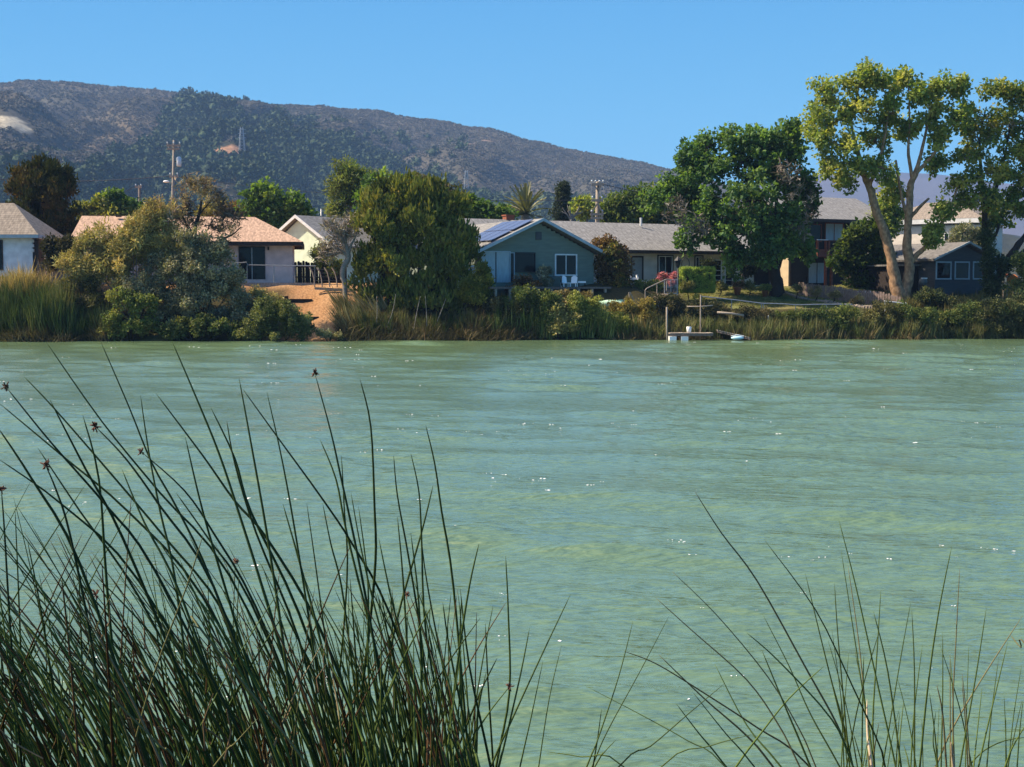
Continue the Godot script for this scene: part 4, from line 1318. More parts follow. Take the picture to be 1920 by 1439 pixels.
func make_bank_plants() -> void:
	rng.seed = 400
	var st: SurfaceTool
	# the big left thicket: several shrubs
	bush("added_shadow_shrub", "dark shrub added in place of tree shadow in the gap between the white house and the tan-roofed house", 108, 89.3, "dense", 0.4, 7.0, [Color(0.02, 0.024, 0.012), Color(0.04, 0.042, 0.02), Color(0.07, 0.06, 0.03)], [[100, 462, 18, 20], [122, 470, 20, 22], [108, 495, 26, 18]], {"lumps": 3.0})  # added shrub, its dark leaves stand in for shadow and cover the lit end wall
	bush("lime_bush", "bright green bush poking above the tules at the left edge", 14, 86.4, "broad", 0.34, 5.0, LIME, [[10, 535, 16, 12], [-15, 545, 20, 16], [30, 550, 16, 10]], {"lumps": 3.5})
	bush("shade_bush", "dark bush between the tall tules and the low willow bush", 165, 84.8, "slim", 0.34, 5.5, [Color(0.03, 0.04, 0.016), Color(0.065, 0.075, 0.03), Color(0.13, 0.12, 0.05)], [[150, 545, 36, 26], [180, 575, 30, 30], [140, 590, 34, 24], [175, 615, 30, 16]], {"lumps": 2.5, "outer": 1.1, "floor": 0.02})
	bush("willow_shrub", "tan and yellow-green willow thicket rising in front of the tan roof", 250, 85.6, "slim", 0.42, 5.0, OLIVE, [[160, 500, 40, 28], [205, 462, 46, 34], [255, 430, 40, 30], [290, 402, 30, 22], [240, 490, 60, 40], [160, 455, 26, 18], [310, 450, 44, 36], [205, 530, 50, 30], [130, 490, 22, 18], [250, 470, 50, 44], [330, 480, 44, 40], [200, 490, 44, 34], [300, 425, 40, 34], [150, 525, 34, 22]], {"lumps": 2.0, "dry": true, "bark": "bark_grey", "tall": 1.1, "outer": 1.08})
	bush("gnarled_shrub", "grey-green gnarled shrub with dark crooked branches in front of the pink house", 375, 84.9, "dense", 0.34, 6.0, GREYBUSH, [[330, 520, 50, 36], [360, 470, 44, 34], [410, 480, 30, 30], [390, 500, 40, 34], [290, 550, 60, 36], [370, 560, 60, 40], [430, 545, 40, 44], [330, 590, 60, 30], [420, 595, 44, 30], [455, 575, 26, 36], [300, 500, 30, 24]], {"lumps": 2.2, "dry": true, "outer": 1.08})
	var o := plant("crooked_shrub", "crooked dark-branched shrub with sparse rusty twigs standing above the grey thicket", "shrub", 368, 85.4)
	st = start(true)
	limb(st, [[370, 590, 4], [372, 520, 4.5], [380, 480, 5.5], [368, 455, 4.5], [366, 425, 3.5], [374, 400, 3], [378, 375, 1.5]], 85.4, o.position, 8, 0.3)
	limb(st, [[375, 480, 4], [400, 462, 3], [418, 448, 2.4], [436, 440, 1.4], [452, 425, 0.6]], 85.4, o.position, 6, 0.3)
	limb(st, [[368, 450, 3], [352, 425, 2.4], [340, 402, 1.5], [322, 380, 0.6]], 85.4, o.position, 6, 0.3)
	limb(st, [[418, 448, 1.5], [426, 452, 1.2], [440, 460, 0.5]], 85.4, o.position, 5, 0.2)
	limb(st, [[372, 402, 2], [392, 380, 1.2], [405, 350, 0.5]], 85.4, o.position, 5, 0.2)
	part("trunk", st, "bark_dark", o)
	crown(o, "foliage", "slim", "leaf_dry", [[370, 365, 44, 24], [330, 395, 36, 26], [300, 385, 24, 20], [400, 385, 34, 26], [350, 425, 40, 24], [430, 430, 28, 20], [385, 345, 26, 14]], 85.4, 0.34, 0.4, [Color(0.203, 0.141, 0.081), Color(0.345, 0.254, 0.131), Color(0.486, 0.385, 0.181)], {"lumps": 3.0})
	crown(o, "bare_twigs", "twig", "leaf_dry", [[370, 355, 50, 22], [430, 420, 36, 26], [420, 390, 30, 26], [345, 400, 40, 30]], 85.4, 0.5, 1.1, [Color(0.081, 0.0607, 0.0473), Color(0.189, 0.135, 0.0945), Color(0.297, 0.23, 0.162)], {"lumps": 2.0})
	bush("low_willow_bush", "low yellow-green bush overhanging the water below the willow thicket", 240, 83.6, "broad", 0.3, 5.0, LIME, [[235, 560, 34, 22], [205, 600, 24, 20], [250, 610, 46, 22], [270, 575, 26, 20], [215, 625, 30, 12]], {"lumps": 4.0, "floor": 0.02})
	bush("low_green_bush", "low dark green bush at the waterline under the gnarled shrub", 370, 83.4, "broad", 0.3, 5.5, [Color(0.0473, 0.0675, 0.0216), Color(0.101, 0.128, 0.0351), Color(0.203, 0.216, 0.0675)], [[345, 615, 34, 18], [390, 610, 36, 22], [430, 618, 26, 16], [320, 625, 24, 12]], {"lumps": 4.0, "floor": 0.02})
	bush("round_bush", "rounded sage-green bush at the water's edge beside the dirt landing", 520, 82.9, "dense", 0.28, 6.5, [Color(0.0607, 0.081, 0.027), Color(0.135, 0.155, 0.0513), Color(0.243, 0.25, 0.0945)], [[518, 588, 40, 26], [488, 605, 30, 26], [552, 608, 28, 28], [520, 616, 50, 26], [470, 622, 26, 18], [570, 622, 14, 16], [505, 575, 26, 14]], {"lumps": 3.0, "outer": 1.08, "floor": 0.02})
	bush("dry_bush", "small brownish bush on the dirt between the gnarled shrub and timber step", 490, 86.2, "slim", 0.3, 5.0, OLIVE, [[485, 560, 26, 20], [510, 565, 16, 14], [470, 580, 20, 16]], {"lumps": 4.0, "dry": true})
	bed("tall_tules", "tall green tules crowding the bank below the white house", "reeds", "tule", [[-60, 130, 0.2, 3.2, 2.2, 3.5, 720, 520], [110, 205, 0.1, 2.4, 1.4, 2.6, 380, 560]], TULE, Vector2(-0.06, 0), 0.17, 0.9)
	bed("dry_plumes", "tan feathery seed plumes above the tules", "grass", "grass", [[0, 90, 2.6, 4.0, 1.6, 2.4, 120]], STRAW, Vector2.ZERO, 0.15)
	bed("waterline_straw", "dry straw and bent reeds at the waterline on the left", "straw", "thatch", [[-60, 210, -0.3, 0.8, 0.6, 1.2, 500]], THATCH, Vector2(-0.1, -0.4), 0.4)
	bed("leaning_rushes", "rushes leaning to the left over the dirt landing", "rushes", "tule", [[640, 720, 0.3, 3.2, 1.5, 2.3, 80]], [Color(0.081, 0.0945, 0.0338), Color(0.189, 0.169, 0.0675), Color(0.432, 0.338, 0.176)], Vector2(-0.55, -0.1), 0.2)
	bed("brown_thatch", "brown matted thatch of bent rushes under the junipers", "thatch", "thatch", [[630, 1010, -0.4, 1.8, 0.6, 1.15, 1300], [860, 960, 0.4, 2.0, 0.9, 1.4, 160]], THATCH, Vector2(0.75, -0.5), 0.45)
	bed("shade_rushes", "dark green rushes among the juniper stems", "rushes", "tule", [[660, 960, 0.4, 3.2, 1.2, 2.6, 600, 585]], TULE, Vector2(0.05, 0), 0.2)
	bed("cattails", "green and straw cattails in front of the wooden deck", "reeds", "tule", [[925, 1130, 0.2, 3.0, 1.7, 2.9, 560, 560], [1120, 1200, 0.2, 2.6, 1.5, 2.4, 180, 588]], TULE_BRIGHT, Vector2(0.08, 0), 0.2)
	bed("straw_reeds", "straw-coloured reeds along the middle of the bank", "reeds", "grass", [[930, 1130, 0.4, 3.4, 1.2, 2.2, 130, 552], [1130, 1240, 0.4, 3.4, 1.2, 2.2, 70, 580]], STRAW, Vector2(0.05, 0), 0.2)
	bed("bank_rushes", "mixed green and brown rushes along the bank below the lawn", "rushes", "tule", [[1200, 1760, -0.1, 2.4, 0.9, 1.7, 1150, 594], [1560, 1760, 1.5, 4.5, 0.9, 1.6, 300, 588]], [Color(0.045, 0.06, 0.02), Color(0.1, 0.125, 0.038), Color(0.22, 0.2, 0.085)], Vector2(0.1, -0.1), 0.25)
	bed("bank_thatch", "brown thatch trailing into the water below the lawn", "thatch", "thatch", [[1140, 1760, -0.4, 1.0, 0.4, 0.8, 600]], THATCH, Vector2(0.1, -0.5), 0.45)
	bed("lawn_grass", "short dry-green lawn grass around the sycamore", "grass", "grass", [[1280, 1660, 6.0, 14.0, 0.07, 0.14, 5200]], [Color(0.14, 0.17, 0.055), Color(0.22, 0.25, 0.08), Color(0.34, 0.31, 0.13)], Vector2.ZERO, 0.2, 1.4)
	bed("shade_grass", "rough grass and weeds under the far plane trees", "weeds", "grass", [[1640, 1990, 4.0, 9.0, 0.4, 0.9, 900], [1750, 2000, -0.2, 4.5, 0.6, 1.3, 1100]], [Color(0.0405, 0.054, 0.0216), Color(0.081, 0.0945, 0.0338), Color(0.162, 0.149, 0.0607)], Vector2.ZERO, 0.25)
	var amber := [Color(0.135, 0.101, 0.027), Color(0.257, 0.196, 0.0473), Color(0.365, 0.284, 0.081)]
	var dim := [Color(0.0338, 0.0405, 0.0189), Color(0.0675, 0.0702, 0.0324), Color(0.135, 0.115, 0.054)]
	var moss := [Color(0.0473, 0.0743, 0.0216), Color(0.101, 0.135, 0.0378), Color(0.203, 0.216, 0.0607)]
	for b in [
		[990, 88.2, "amber round bush in front of the dark window of the green house", RUST, [[985, 532, 20, 12], [1000, 545, 26, 14], [970, 550, 22, 14]], 0.3],
		[1022, 89.2, "wispy grey-green sapling at the corner of the deck", [Color(0.135, 0.135, 0.0945), Color(0.216, 0.216, 0.149), Color(0.324, 0.324, 0.23)], [[1020, 514, 12, 14], [1024, 530, 12, 12]], 0.26],
		[1065, 86.6, "straw-gold bush in front of the deck chairs", STRAW, [[1055, 560, 22, 12], [1085, 562, 22, 14], [1070, 575, 30, 14]], 0.3],
		[1185, 86.8, "amber flowering bush to the left of the stone steps", amber, [[1165, 578, 26, 14], [1195, 572, 28, 14], [1180, 590, 40, 16], [1215, 590, 22, 14]], 0.3],
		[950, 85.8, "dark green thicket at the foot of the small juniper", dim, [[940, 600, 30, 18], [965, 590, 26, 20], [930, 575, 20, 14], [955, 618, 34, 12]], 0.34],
		[1000, 85.6, "olive thicket in front of the left end of the deck", moss, [[975, 562, 24, 18], [1005, 566, 26, 18], [1030, 572, 24, 18], [1000, 595, 38, 20]], 0.34],
		[1048, 85.5, "tangled olive-green thicket below the straw-gold bush", OLIVE, [[1040, 588, 22, 16], [1060, 600, 26, 16], [1035, 615, 24, 12]], 0.32],
		[1090, 85.7, "bright leafy thicket under the right end of the deck", LIME, [[1080, 570, 24, 18], [1108, 576, 24, 18], [1090, 604, 34, 18]], 0.32],
		[1140, 86.0, "bright green bank bush beneath the pale green upturned boat", LIME, [[1130, 600, 24, 16], [1155, 608, 26, 16], [1120, 618, 24, 14]], 0.3],
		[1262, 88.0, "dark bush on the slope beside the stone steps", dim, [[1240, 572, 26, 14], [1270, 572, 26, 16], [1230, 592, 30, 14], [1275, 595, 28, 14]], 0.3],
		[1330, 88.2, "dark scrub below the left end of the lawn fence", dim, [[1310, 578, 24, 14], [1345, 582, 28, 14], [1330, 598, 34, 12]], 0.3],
		[1410, 87.5, "brown-green scrub under the sagging lawn rail", THATCH, [[1390, 590, 26, 10], [1425, 592, 28, 10], [1410, 604, 36, 12]], 0.28],
		[1500, 87.5, "low green scrub in front of the lawn's shade", moss, [[1470, 596, 24, 10], [1500, 594, 26, 10], [1530, 596, 28, 12]], 0.28],
		[1580, 87.3, "bright green bush beneath the bottom end of the picket fence", moss, [[1560, 592, 24, 12], [1590, 590, 26, 14], [1575, 606, 34, 14]], 0.28],
		[1655, 87.3, "brownish bush below the foot of the tall plane tree", [Color(0.0675, 0.0675, 0.027), Color(0.149, 0.135, 0.0473), Color(0.243, 0.216, 0.081)], [[1640, 588, 22, 14], [1670, 582, 24, 16], [1655, 606, 34, 16]], 0.28],
		[1715, 87.1, "green bush between the plane trees at the water's edge", moss, [[1705, 590, 24, 18], [1735, 598, 26, 20], [1715, 618, 34, 14]], 0.28],
		[1760, 90.4, "dark leafy shrub at the left corner of the slate cottage", [Color(0.0338, 0.0473, 0.0189), Color(0.0675, 0.0878, 0.0297), Color(0.162, 0.149, 0.054)], [[1750, 560, 20, 16], [1775, 570, 24, 14], [1735, 560, 16, 20]], 0.3],
		[1810, 87.9, "dark bank bush in front of the slate cottage windows", moss, [[1790, 596, 30, 20], [1825, 590, 30, 20], [1810, 615, 44, 18]], 0.3],
		[1885, 87.5, "large dark bramble at the right end of the bank", [Color(0.0297, 0.0405, 0.0189), Color(0.0607, 0.081, 0.0297), Color(0.135, 0.135, 0.054)], [[1870, 590, 34, 24], [1910, 580, 30, 26], [1890, 615, 44, 18], [1930, 600, 30, 30]], 0.3],
		[1912, 91.0, "green leafy shrub at the right edge above the bramble", moss, [[1912, 492, 14, 18], [1925, 515, 16, 24], [1915, 545, 20, 18]], 0.32],
		[612, 83.6, "pale clump of seedlings at the foot of the dirt landing", [Color(0.162, 0.149, 0.0675), Color(0.338, 0.324, 0.162), Color(0.54, 0.513, 0.297)], [[605, 626, 14, 6], [622, 630, 14, 5]], 0.2],
		[612, 92.5, "green bush behind the curved slatted rack", LIME, [[605, 490, 16, 14], [622, 505, 18, 18], [598, 475, 12, 10]], 0.34],
	]:
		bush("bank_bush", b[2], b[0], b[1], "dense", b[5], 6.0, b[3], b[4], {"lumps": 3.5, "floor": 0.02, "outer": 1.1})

# ================================================================ things in the yards
func post(st: SurfaceTool, px: float, py0: float, py1: float, d: float, w: float) -> void:
	var a := spot(px, py0, d); var b := spot(px, py1, d)
	box(st, (a + b) * 0.5, Vector3(w, absf(a.y - b.y), w))

func tubes_of(st: SurfaceTool, pts: Array, d: float, r: float, origin: Vector3, sides := 6) -> void:
	var way: Array = []
	var rad: Array = []
	for p in pts:
		way.append(spot(p[0], p[1], d + (p[2] if p.size() > 2 else 0.0)) - origin)
		rad.append(r)
	tube(st, way, rad, sides)

func pickets(o: Node3D, pts: Array, step: float, width: float, mat: String, rail := true) -> void:
	# pts: [px, d, height]; boards follow the ground between them
	var k := 0
	var shared: Array = []
	for i in 4:
		var st := start()
		var h := 1.0
		span(st, Vector3(-width / 2, 0, -0.011), Vector3(width / 2, h - 0.05, 0.011))
		quad(st, Vector3(-width / 2, h - 0.05, 0.011), Vector3(-width * 0.3, h, 0.011), Vector3(width * 0.3, h, 0.011), Vector3(width / 2, h - 0.05, 0.011))
		quad(st, Vector3(width / 2, h - 0.05, -0.011), Vector3(width * 0.3, h, -0.011), Vector3(-width * 0.3, h, -0.011), Vector3(-width / 2, h - 0.05, -0.011))
		shared.append(built(st))
	for i in pts.size() - 1:
		var a := on_ground(pts[i][0], pts[i][1]); var b := on_ground(pts[i + 1][0], pts[i + 1][1])
		var n := maxi(1, int(a.distance_to(b) / step))
		var yaw := atan2(-(b.z - a.z), b.x - a.x)
		for j in n:
			var t := (j + 0.5) / n
			var p := a.lerp(b, t)
			p.y = ground_h(p.x, p.z) - 0.05
			var m := obj("picket", shared[rng.randi() % 4], mats[mat], o)
			m.position = p - o.position
			m.rotation = Vector3(0, yaw, rnd(-0.02, 0.02))
			m.scale = Vector3(1, lerpf(pts[i][2], pts[i + 1][2], t) * rnd(0.96, 1.04), 1)
		if rail:
			for f in [0.3, 0.75]:
				var st := start()
				bar(st, a - o.position + Vector3(0, f * float(pts[i][2]), -0.03), b - o.position + Vector3(0, f * float(pts[i + 1][2]), -0.03), 0.04, 0.08)
				part("fence_rail", st, mat, o)

func make_yard_things() -> void:
	rng.seed = 500
	var st: SurfaceTool
	var o: Node3D
	# patio railing of the pink house
	o = thing("patio_railing", "thin pipe railing along the patio edge in front of the dark sliding door", "railing", on_ground(513, 90.6))
	st = start(); tubes_of(st, [[434, 499], [436, 494], [462, 492], [464, 497], [592, 499]], 90.6, 0.03, o.position); part("top_rail", st, "metal_grey", o)
	for px in [435.0, 463.0, 513.5, 553.0, 590.0]:
		st = start(); tubes_of(st, [[px, 498], [px, 534]], 90.6, 0.025 if px != 435.0 else 0.05, o.position); part("post", st, "metal_grey", o)
	# dark fence beside the pink house
	o = thing("board_fence", "dark board fence between the pink house and the curved rack", "fence", on_ground(580, 94))
	pickets(o, [[552, 94, 1.55], [612, 94.5, 1.5], [650, 95, 1.5]], 0.17, 0.176, "wood_dark")
	o = thing("side_fence", "weathered grey board fence beside the white house", "fence", on_ground(95, 89))
	pickets(o, [[70, 89.2, 1.5], [98, 89.2, 1.5], [122, 88.6, 1.55]], 0.17, 0.15, "wood_grey")
	# curved slatted rack
	o = thing("curved_rack", "weathered rack of curved timber ribs and slats on the dirt bank", "rack", on_ground(608, 89.2))
	for i in 4:
		var x := 580.0 + i * 14.0
		st = start(); tubes_of(st, [[x, 502, 0.3], [x + 6, 512, 0.1], [x + 9, 524, -0.1], [x + 10, 538, -0.3]], 89.2, 0.045, o.position, 5); part("rib", st, "wood_grey", o)
	for i in 5:
		var y := 505.0 + i * 7.0
		var x0 := 582.0 + i * 2.4
		st = start(); bar(st, spot(x0 - 1, y, 89.5 - i * 0.13) - o.position, spot(x0 + 48, y + 1, 89.5 - i * 0.13) - o.position, 0.09, 0.035); part("slat", st, "wood_grey", o)
	st = start(); bar(st, spot(590, 541, 88.7) - o.position, spot(648, 544, 88.7) - o.position, 0.18, 0.16); part("base_timber", st, "wood_pale", o)
	# box and steps on the dirt bank
	o = thing("wooden_box", "dark wooden box with a pale lid half hidden behind the round bush", "box", on_ground(527, 87.6))
	st = start(); box(st, Vector3(0, 0.1, 0), Vector3(0.8, 0.75, 0.6)); part("box_body", st, "wood_dark", o)
	st = start(); box(st, Vector3(-0.05, 0.35, 0.32), Vector3(0.58, 0.13, 0.05)); part("pale_board", st, "trim_white", o)
	var k := 0
	for b in [[562, 88.0, 1.5, "upper dark timber step, cut into the orange dirt bank"], [583, 86.2, 0.9, "lower dark timber step, nearest the landing on the dirt bank"]]:
		o = thing("timber_step", b[3], "step", on_ground(b[0], b[1]))
		st = start(); box(st, Vector3(0, 0.02, 0), Vector3(b[2], 0.3, 0.25), Basis(Vector3.UP, 0.15)); part("timber", st, "wood_dark", o)
	# deck furniture of the green house
	k = 0
	for b in [[1060, 89.6, "left of two white-backed deck chairs by the white window"], [1075, 89.7, "right of two white-backed deck chairs by the white window"]]:
		o = thing("deck_chair", b[2], "chair", spot(b[0], 535, b[1]), 0.4 - k * 0.7, "white-backed deck chairs")
		var fl := 3.27 - o.position.y
		st = start()
		for i in 7:
			var a := lerpf(-0.9, 0.9, i / 6.0)
			box(st, Vector3(sin(a) * 0.2, fl + 0.42 + cos(a * 1.3) * 0.05, -0.25), Vector3(0.085, 0.34 + cos(a * 1.4) * 0.14, 0.03), Basis(Vector3.RIGHT, -0.22))
		part("backrest", st, "plastic_white", o)
		st = start(); box(st, Vector3(0, fl + 0.24, 0.05), Vector3(0.52, 0.05, 0.52)); part("seat", st, "plastic_white", o)
		for s in [[-1, 1], [1, 1], [-1, -1], [1, -1]]:
			st = start(); box(st, Vector3(s[0] * 0.23, fl + 0.11, 0.05 + s[1] * 0.22), Vector3(0.05, 0.24, 0.05)); part("leg", st, "plastic_white", o)
		k += 1
	o = thing("deck_bench", "low white-cushioned bench right of the deck chairs", "bench", spot(1091, 537, 90.2))
	st = start(); box(st, Vector3(0, 0.27, 0), Vector3(0.5, 0.12, 0.5)); part("cushion", st, "plastic_white", o)
	for s in [[-1, 1], [1, 1], [-1, -1], [1, -1]]:
		st = start(); box(st, Vector3(s[0] * 0.2, 0.1, s[1] * 0.2), Vector3(0.05, 0.24, 0.05)); part("leg", st, "wood_dark", o)
	o = thing("patio_table", "dark covered patio table on the deck left of the white chairs", "table", spot(1040, 535, 89.8))
	st = start(); box(st, Vector3(0, 0.55, 0), Vector3(0.95, 0.06, 0.8)); part("table_top", st, "cover_grey", o)
	for s in [[-1, 1], [1, 1], [-1, -1], [1, -1]]:
		st = start(); box(st, Vector3(s[0] * 0.42, 0.25, s[1] * 0.34), Vector3(0.06, 0.56, 0.06)); part("leg", st, "wood_dark", o)
	# loungers on the cream house patio
	for b in [[1187, 95.2, 0.55, "narrow white patio lounger below the grey door"], [1206, 95.0, 0.9, "wide white patio lounger right of the grey door"]]:
		o = thing("patio_lounger", b[3], "lounger", on_ground(b[0], b[1]))
		st = start(); box(st, Vector3(0, 0.5, 0), Vector3(b[2], 0.14, 0.6)); part("cushion", st, "plastic_white", o)
		st = start(); box(st, Vector3(-float(b[2]) * 0.42, 0.75, -0.1), Vector3(0.1, 0.42, 0.5), Basis(Vector3.FORWARD, -0.3)); part("backrest", st, "plastic_white", o)
		for s in [-1, 1]:
			st = start(); box(st, Vector3(s * float(b[2]) * 0.4, 0.2, 0), Vector3(0.05, 0.46, 0.5)); part("leg", st, "metal_dark", o)
	# stone steps with a rail and wire gate
	o = thing("stone_steps", "pale stone steps climbing the bank left of the lamp post", "steps", on_ground(1225, 89.5))
	for i in 6:
		var p := spot(1212 + i * 7.0, 571 - i * 4.0, 88.4 + i * 0.45) - o.position
		st = start(); box(st, p + Vector3(0, -0.35, -0.3), Vector3(0.85, 0.7, 0.62), Basis(Vector3.UP, -0.5)); part("step", st, "earth_stone", o)
	o = thing("step_handrail", "pale bent pipe handrail beside the stone steps", "handrail", on_ground(1210, 88.8))
	st = start(); tubes_of(st, [[1210, 560], [1210, 544], [1213, 541], [1232, 532, 1.2], [1250, 524, 1.8], [1256, 524, 2.0]], 88.8, 0.035, o.position); part("rail", st, "wood_pale", o)
	for b in [[1232, 532, 550, 1.2], [1250, 524, 545, 1.8]]:
		st = start(); tubes_of(st, [[b[0], b[1]], [b[0], b[2]]], 88.8 + b[3], 0.03, o.position); part("post", st, "wood_pale", o)
	o = thing("wire_gate", "grey wire mesh gate at the top of the stone steps", "gate", spot(1258, 552, 91.0))
	for b in [[1246, 1246], [1258, 1258], [1270, 1270]]:
		st = start(); tubes_of(st, [[b[0], 524], [b[1], 554]], 91.0, 0.03, o.position); part("gate_post", st, "metal_grey", o)
	for y in [525.0, 551.0]:
		st = start(); tubes_of(st, [[1246, y], [1270, y]], 91.0, 0.022, o.position); part("rail", st, "metal_grey", o)
	st = start()
	for i in 11:
		tubes_of(st, [[1247 + i * 2.2, 525], [1247 + i * 2.2, 551]], 91.0, 0.006, o.position, 3)
	for i in 10:
		tubes_of(st, [[1246, 527.5 + i * 2.5], [1270, 527.5 + i * 2.5]], 91.0, 0.006, o.position, 3)
	part("wire_mesh", st, "metal_grey", o).set_meta("kind", "stuff")
	# lamp post
	o = thing("lamp_post", "black garden lamp post with a lantern head left of the clipped hedge", "lamp post", spot(1271, 553, 92.4))
	var hl := spot(1271, 481, 92.4) - o.position
	st = start(true); tube(st, [Vector3(0, -0.4, 0), Vector3(0, 0.2, 0), Vector3(0, 0.25, 0), Vector3(0, hl.y - 0.75, 0)], [0.09, 0.08, 0.05, 0.04], 8); part("post", st, "metal_dark", o)
	st = start(); tube(st, [Vector3(0, hl.y - 0.75, 0), Vector3(0, hl.y - 0.7, 0), Vector3(0, hl.y - 0.28, 0)], [0.06, 0.13, 0.2], 6); var lan := part("lantern", st, "pane_dark", o)
	st = start(); tube(st, [Vector3(0, hl.y - 0.28, 0), Vector3(0, hl.y - 0.24, 0), Vector3(0, hl.y - 0.05, 0), Vector3(0, hl.y, 0)], [0.28, 0.26, 0.07, 0.03], 6); part("lantern_cap", st, "metal_dark", lan)
	st = start(true)
	var hoop: Array = []; var hr: Array = []
	for i in 13:
		var a := lerpf(-0.3, PI + 0.3, i / 12.0)
		hoop.append(Vector3(0.5 + cos(a) * 0.26, hl.y - 0.5 + sin(a) * 0.4, 0)); hr.append(0.025)
	tube(st, hoop, hr, 6); part("plant_hook", st, "metal_dark", o)
	# hedge, flowers, pots, shrubs
	o = plant("clipped_hedge", "square clipped bright green hedge right of the lamp post", "hedge", 1308, 94)
	var places: Array = []; var tints: Array = []
	var hc := spot(1307, 525, 94) - o.position
	for i in 1700:
		var q := Vector3(rnd(-1, 1), rnd(-1, 1), rnd(-1, 1))
		var ax := rng.randi() % 3
		q[ax] = signf(q[ax]) * rnd(0.86, 1.02)
		places.append(Transform3D(Basis(rand_unit(), rnd(0, TAU)).scaled(Vector3.ONE * rnd(0.1, 0.17)), hc + q * Vector3(1.08, 0.78, 0.7)))
		tints.append(shade_of([Color(0.13, 0.19, 0.04), Color(0.26, 0.35, 0.06), Color(0.4, 0.46, 0.1)], rng.randfn() * 0.5))
	st = start(); box(st, hc, Vector3(1.85, 1.3, 1.1)); part("hedge_core", st, "bark_dark", o)
	scatter("foliage", leaf.dense[0], "leaf_dense", places, tints, o)
	var pink := [Color(0.08, 0.07, 0.03), Color(0.5, 0.14, 0.2), Color(0.72, 0.34, 0.38)]
	bush("flower_bush", "pink flowering bush under the white-framed window", 1245, 94.2, "dense", 0.2, 5.0, pink, [[1244, 518, 7, 4], [1237, 526, 6, 4], [1250, 527, 6, 5]], {"lumps": 9.0}, "flowers")
	bush("flower_bush", "brighter pink flowering bush just left of the lamp post", 1263, 93.6, "dense", 0.2, 5.0, pink, [[1263, 518, 6, 4], [1262, 529, 5, 5]], {"lumps": 9.0}, "flowers")
	bush("patio_shrub", "low green shrub in front of the white loungers", 1205, 93, "dense", 0.28, 6.0, LIME, [[1205, 535, 22, 7], [1225, 538, 16, 7]], {"lumps": 5.0})
	for b in [[1290, 93.2, 537, 15, 9, "low round amber-green shrub at the left foot of the hedge"], [1351, 95.6, 537, 11, 6, "small round shrub to the left of the larger orange pot"], [1406, 95.8, 537, 11, 6, "small round shrub between the two terracotta pots"]]:
		bush("round_shrub", b[5], b[0], b[1], "dense", 0.22, 6.0, [Color(0.0945, 0.101, 0.0338), Color(0.189, 0.189, 0.0607), Color(0.297, 0.27, 0.101)], [[b[0], b[2], b[3], b[4]]], {"lumps": 8.0}, "shrub", "round shrubs in front of the cream house")
	for b in [[1383, 95.7, 0.5, "larger terracotta pot with a rust-red plant by the french doors"], [1435, 95.6, 0.42, "terracotta pot with a leafy plant left of the sycamore trunk"], [1308, 92.9, 0.3, "small red pot on a stand in front of the hedge"]]:
		var r: float = b[2] * 0.5
		o = thing("flower_pot", b[3], "pot", on_ground(b[0], b[1]), 0, "terracotta pots on the patio")
		st = start(true); tube(st, [Vector3(0, -0.02, 0), Vector3(0, r * 1.9, 0), Vector3(0, r * 1.92, 0), Vector3(0, r * 2.2, 0)], [r * 0.7, r, r * 1.14, r * 1.16], 12); part("pot_body", st, "terracotta", o)
		crown(o, "foliage", "dense", "leaf_dense", [[b[0], 545 - (ground_h(o.position.x, o.position.z) + r * 2.9 - EYE) / b[1] * FOCAL - 5.0, b[2] * 20.0, b[2] * 14.0]], b[1], 0.2, 5.0, RUST if b[0] == 1383 else LIME, {"lumps": 9.0})
	o = plant("patio_tree", "small dark round-headed tree on a pale trunk against the cream wall", "tree", 1394, 98.6)
	st = start(true); limb(st, [[1394, 545, 4], [1393, 525, 3.5], [1394, 505, 2]], 98.6, o.position); part("trunk", st, "bark_grey", o)
	crown(o, "crown", "dense", "leaf_dense", [[1394, 500, 14, 14], [1388, 490, 10, 10], [1402, 510, 10, 12]], 98.6, 0.3, 8.0, [Color(0.0203, 0.027, 0.0135), Color(0.0338, 0.0473, 0.0189), Color(0.0675, 0.081, 0.0338)], {"lumps": 6.0})
	bush("hanging_plant", "dark hanging plant beside the small white window", 1330, 98.2, "dense", 0.22, 6.0, [Color(0.0203, 0.027, 0.0135), Color(0.0405, 0.054, 0.0216), Color(0.0675, 0.081, 0.0338)], [[1328, 494, 9, 7], [1338, 500, 8, 6]], {"lumps": 8.0}, "plant")
	k = 0
	for b in [[1494, 95.6, 541, 12, 6, "dry tan mound of shrub at the top of the picket fence"], [1531, 94.6, 546, 9, 7, "dry mound of shrub second from the top of the picket fence"], [1564, 93.6, 552, 10, 7, "dry mound of shrub halfway along the picket fence"], [1608, 92.6, 563, 12, 9, "dry mound of shrub nearest the bottom of the picket fence"]]:
		bush("dry_mound", b[5], b[0], b[1], "slim", 0.2, 6.0, STRAW, [[b[0], b[2], b[3], b[4]]], {"lumps": 9.0, "dry": true}, "shrub", "dry mounds along the picket fence")
	# picket fence and stone edging down the lawn
	o = thing("picket_fence", "low weathered picket fence running down beside the lawn", "fence", on_ground(1590, 94))
	pickets(o, [[1497, 97.2, 0.95], [1545, 95.8, 0.95], [1600, 94.0, 1.0], [1650, 92.6, 1.0], [1690, 91.6, 0.85]], 0.17, 0.15, "wood_picket")
	o = thing("path_edging", "pale stone edging curving down along the picket fence", "edging", on_ground(1560, 94))
	var edge: Array = [[1466, 97.2], [1500, 96.0], [1535, 94.6], [1575, 93.2], [1610, 92.2], [1645, 91.4]]
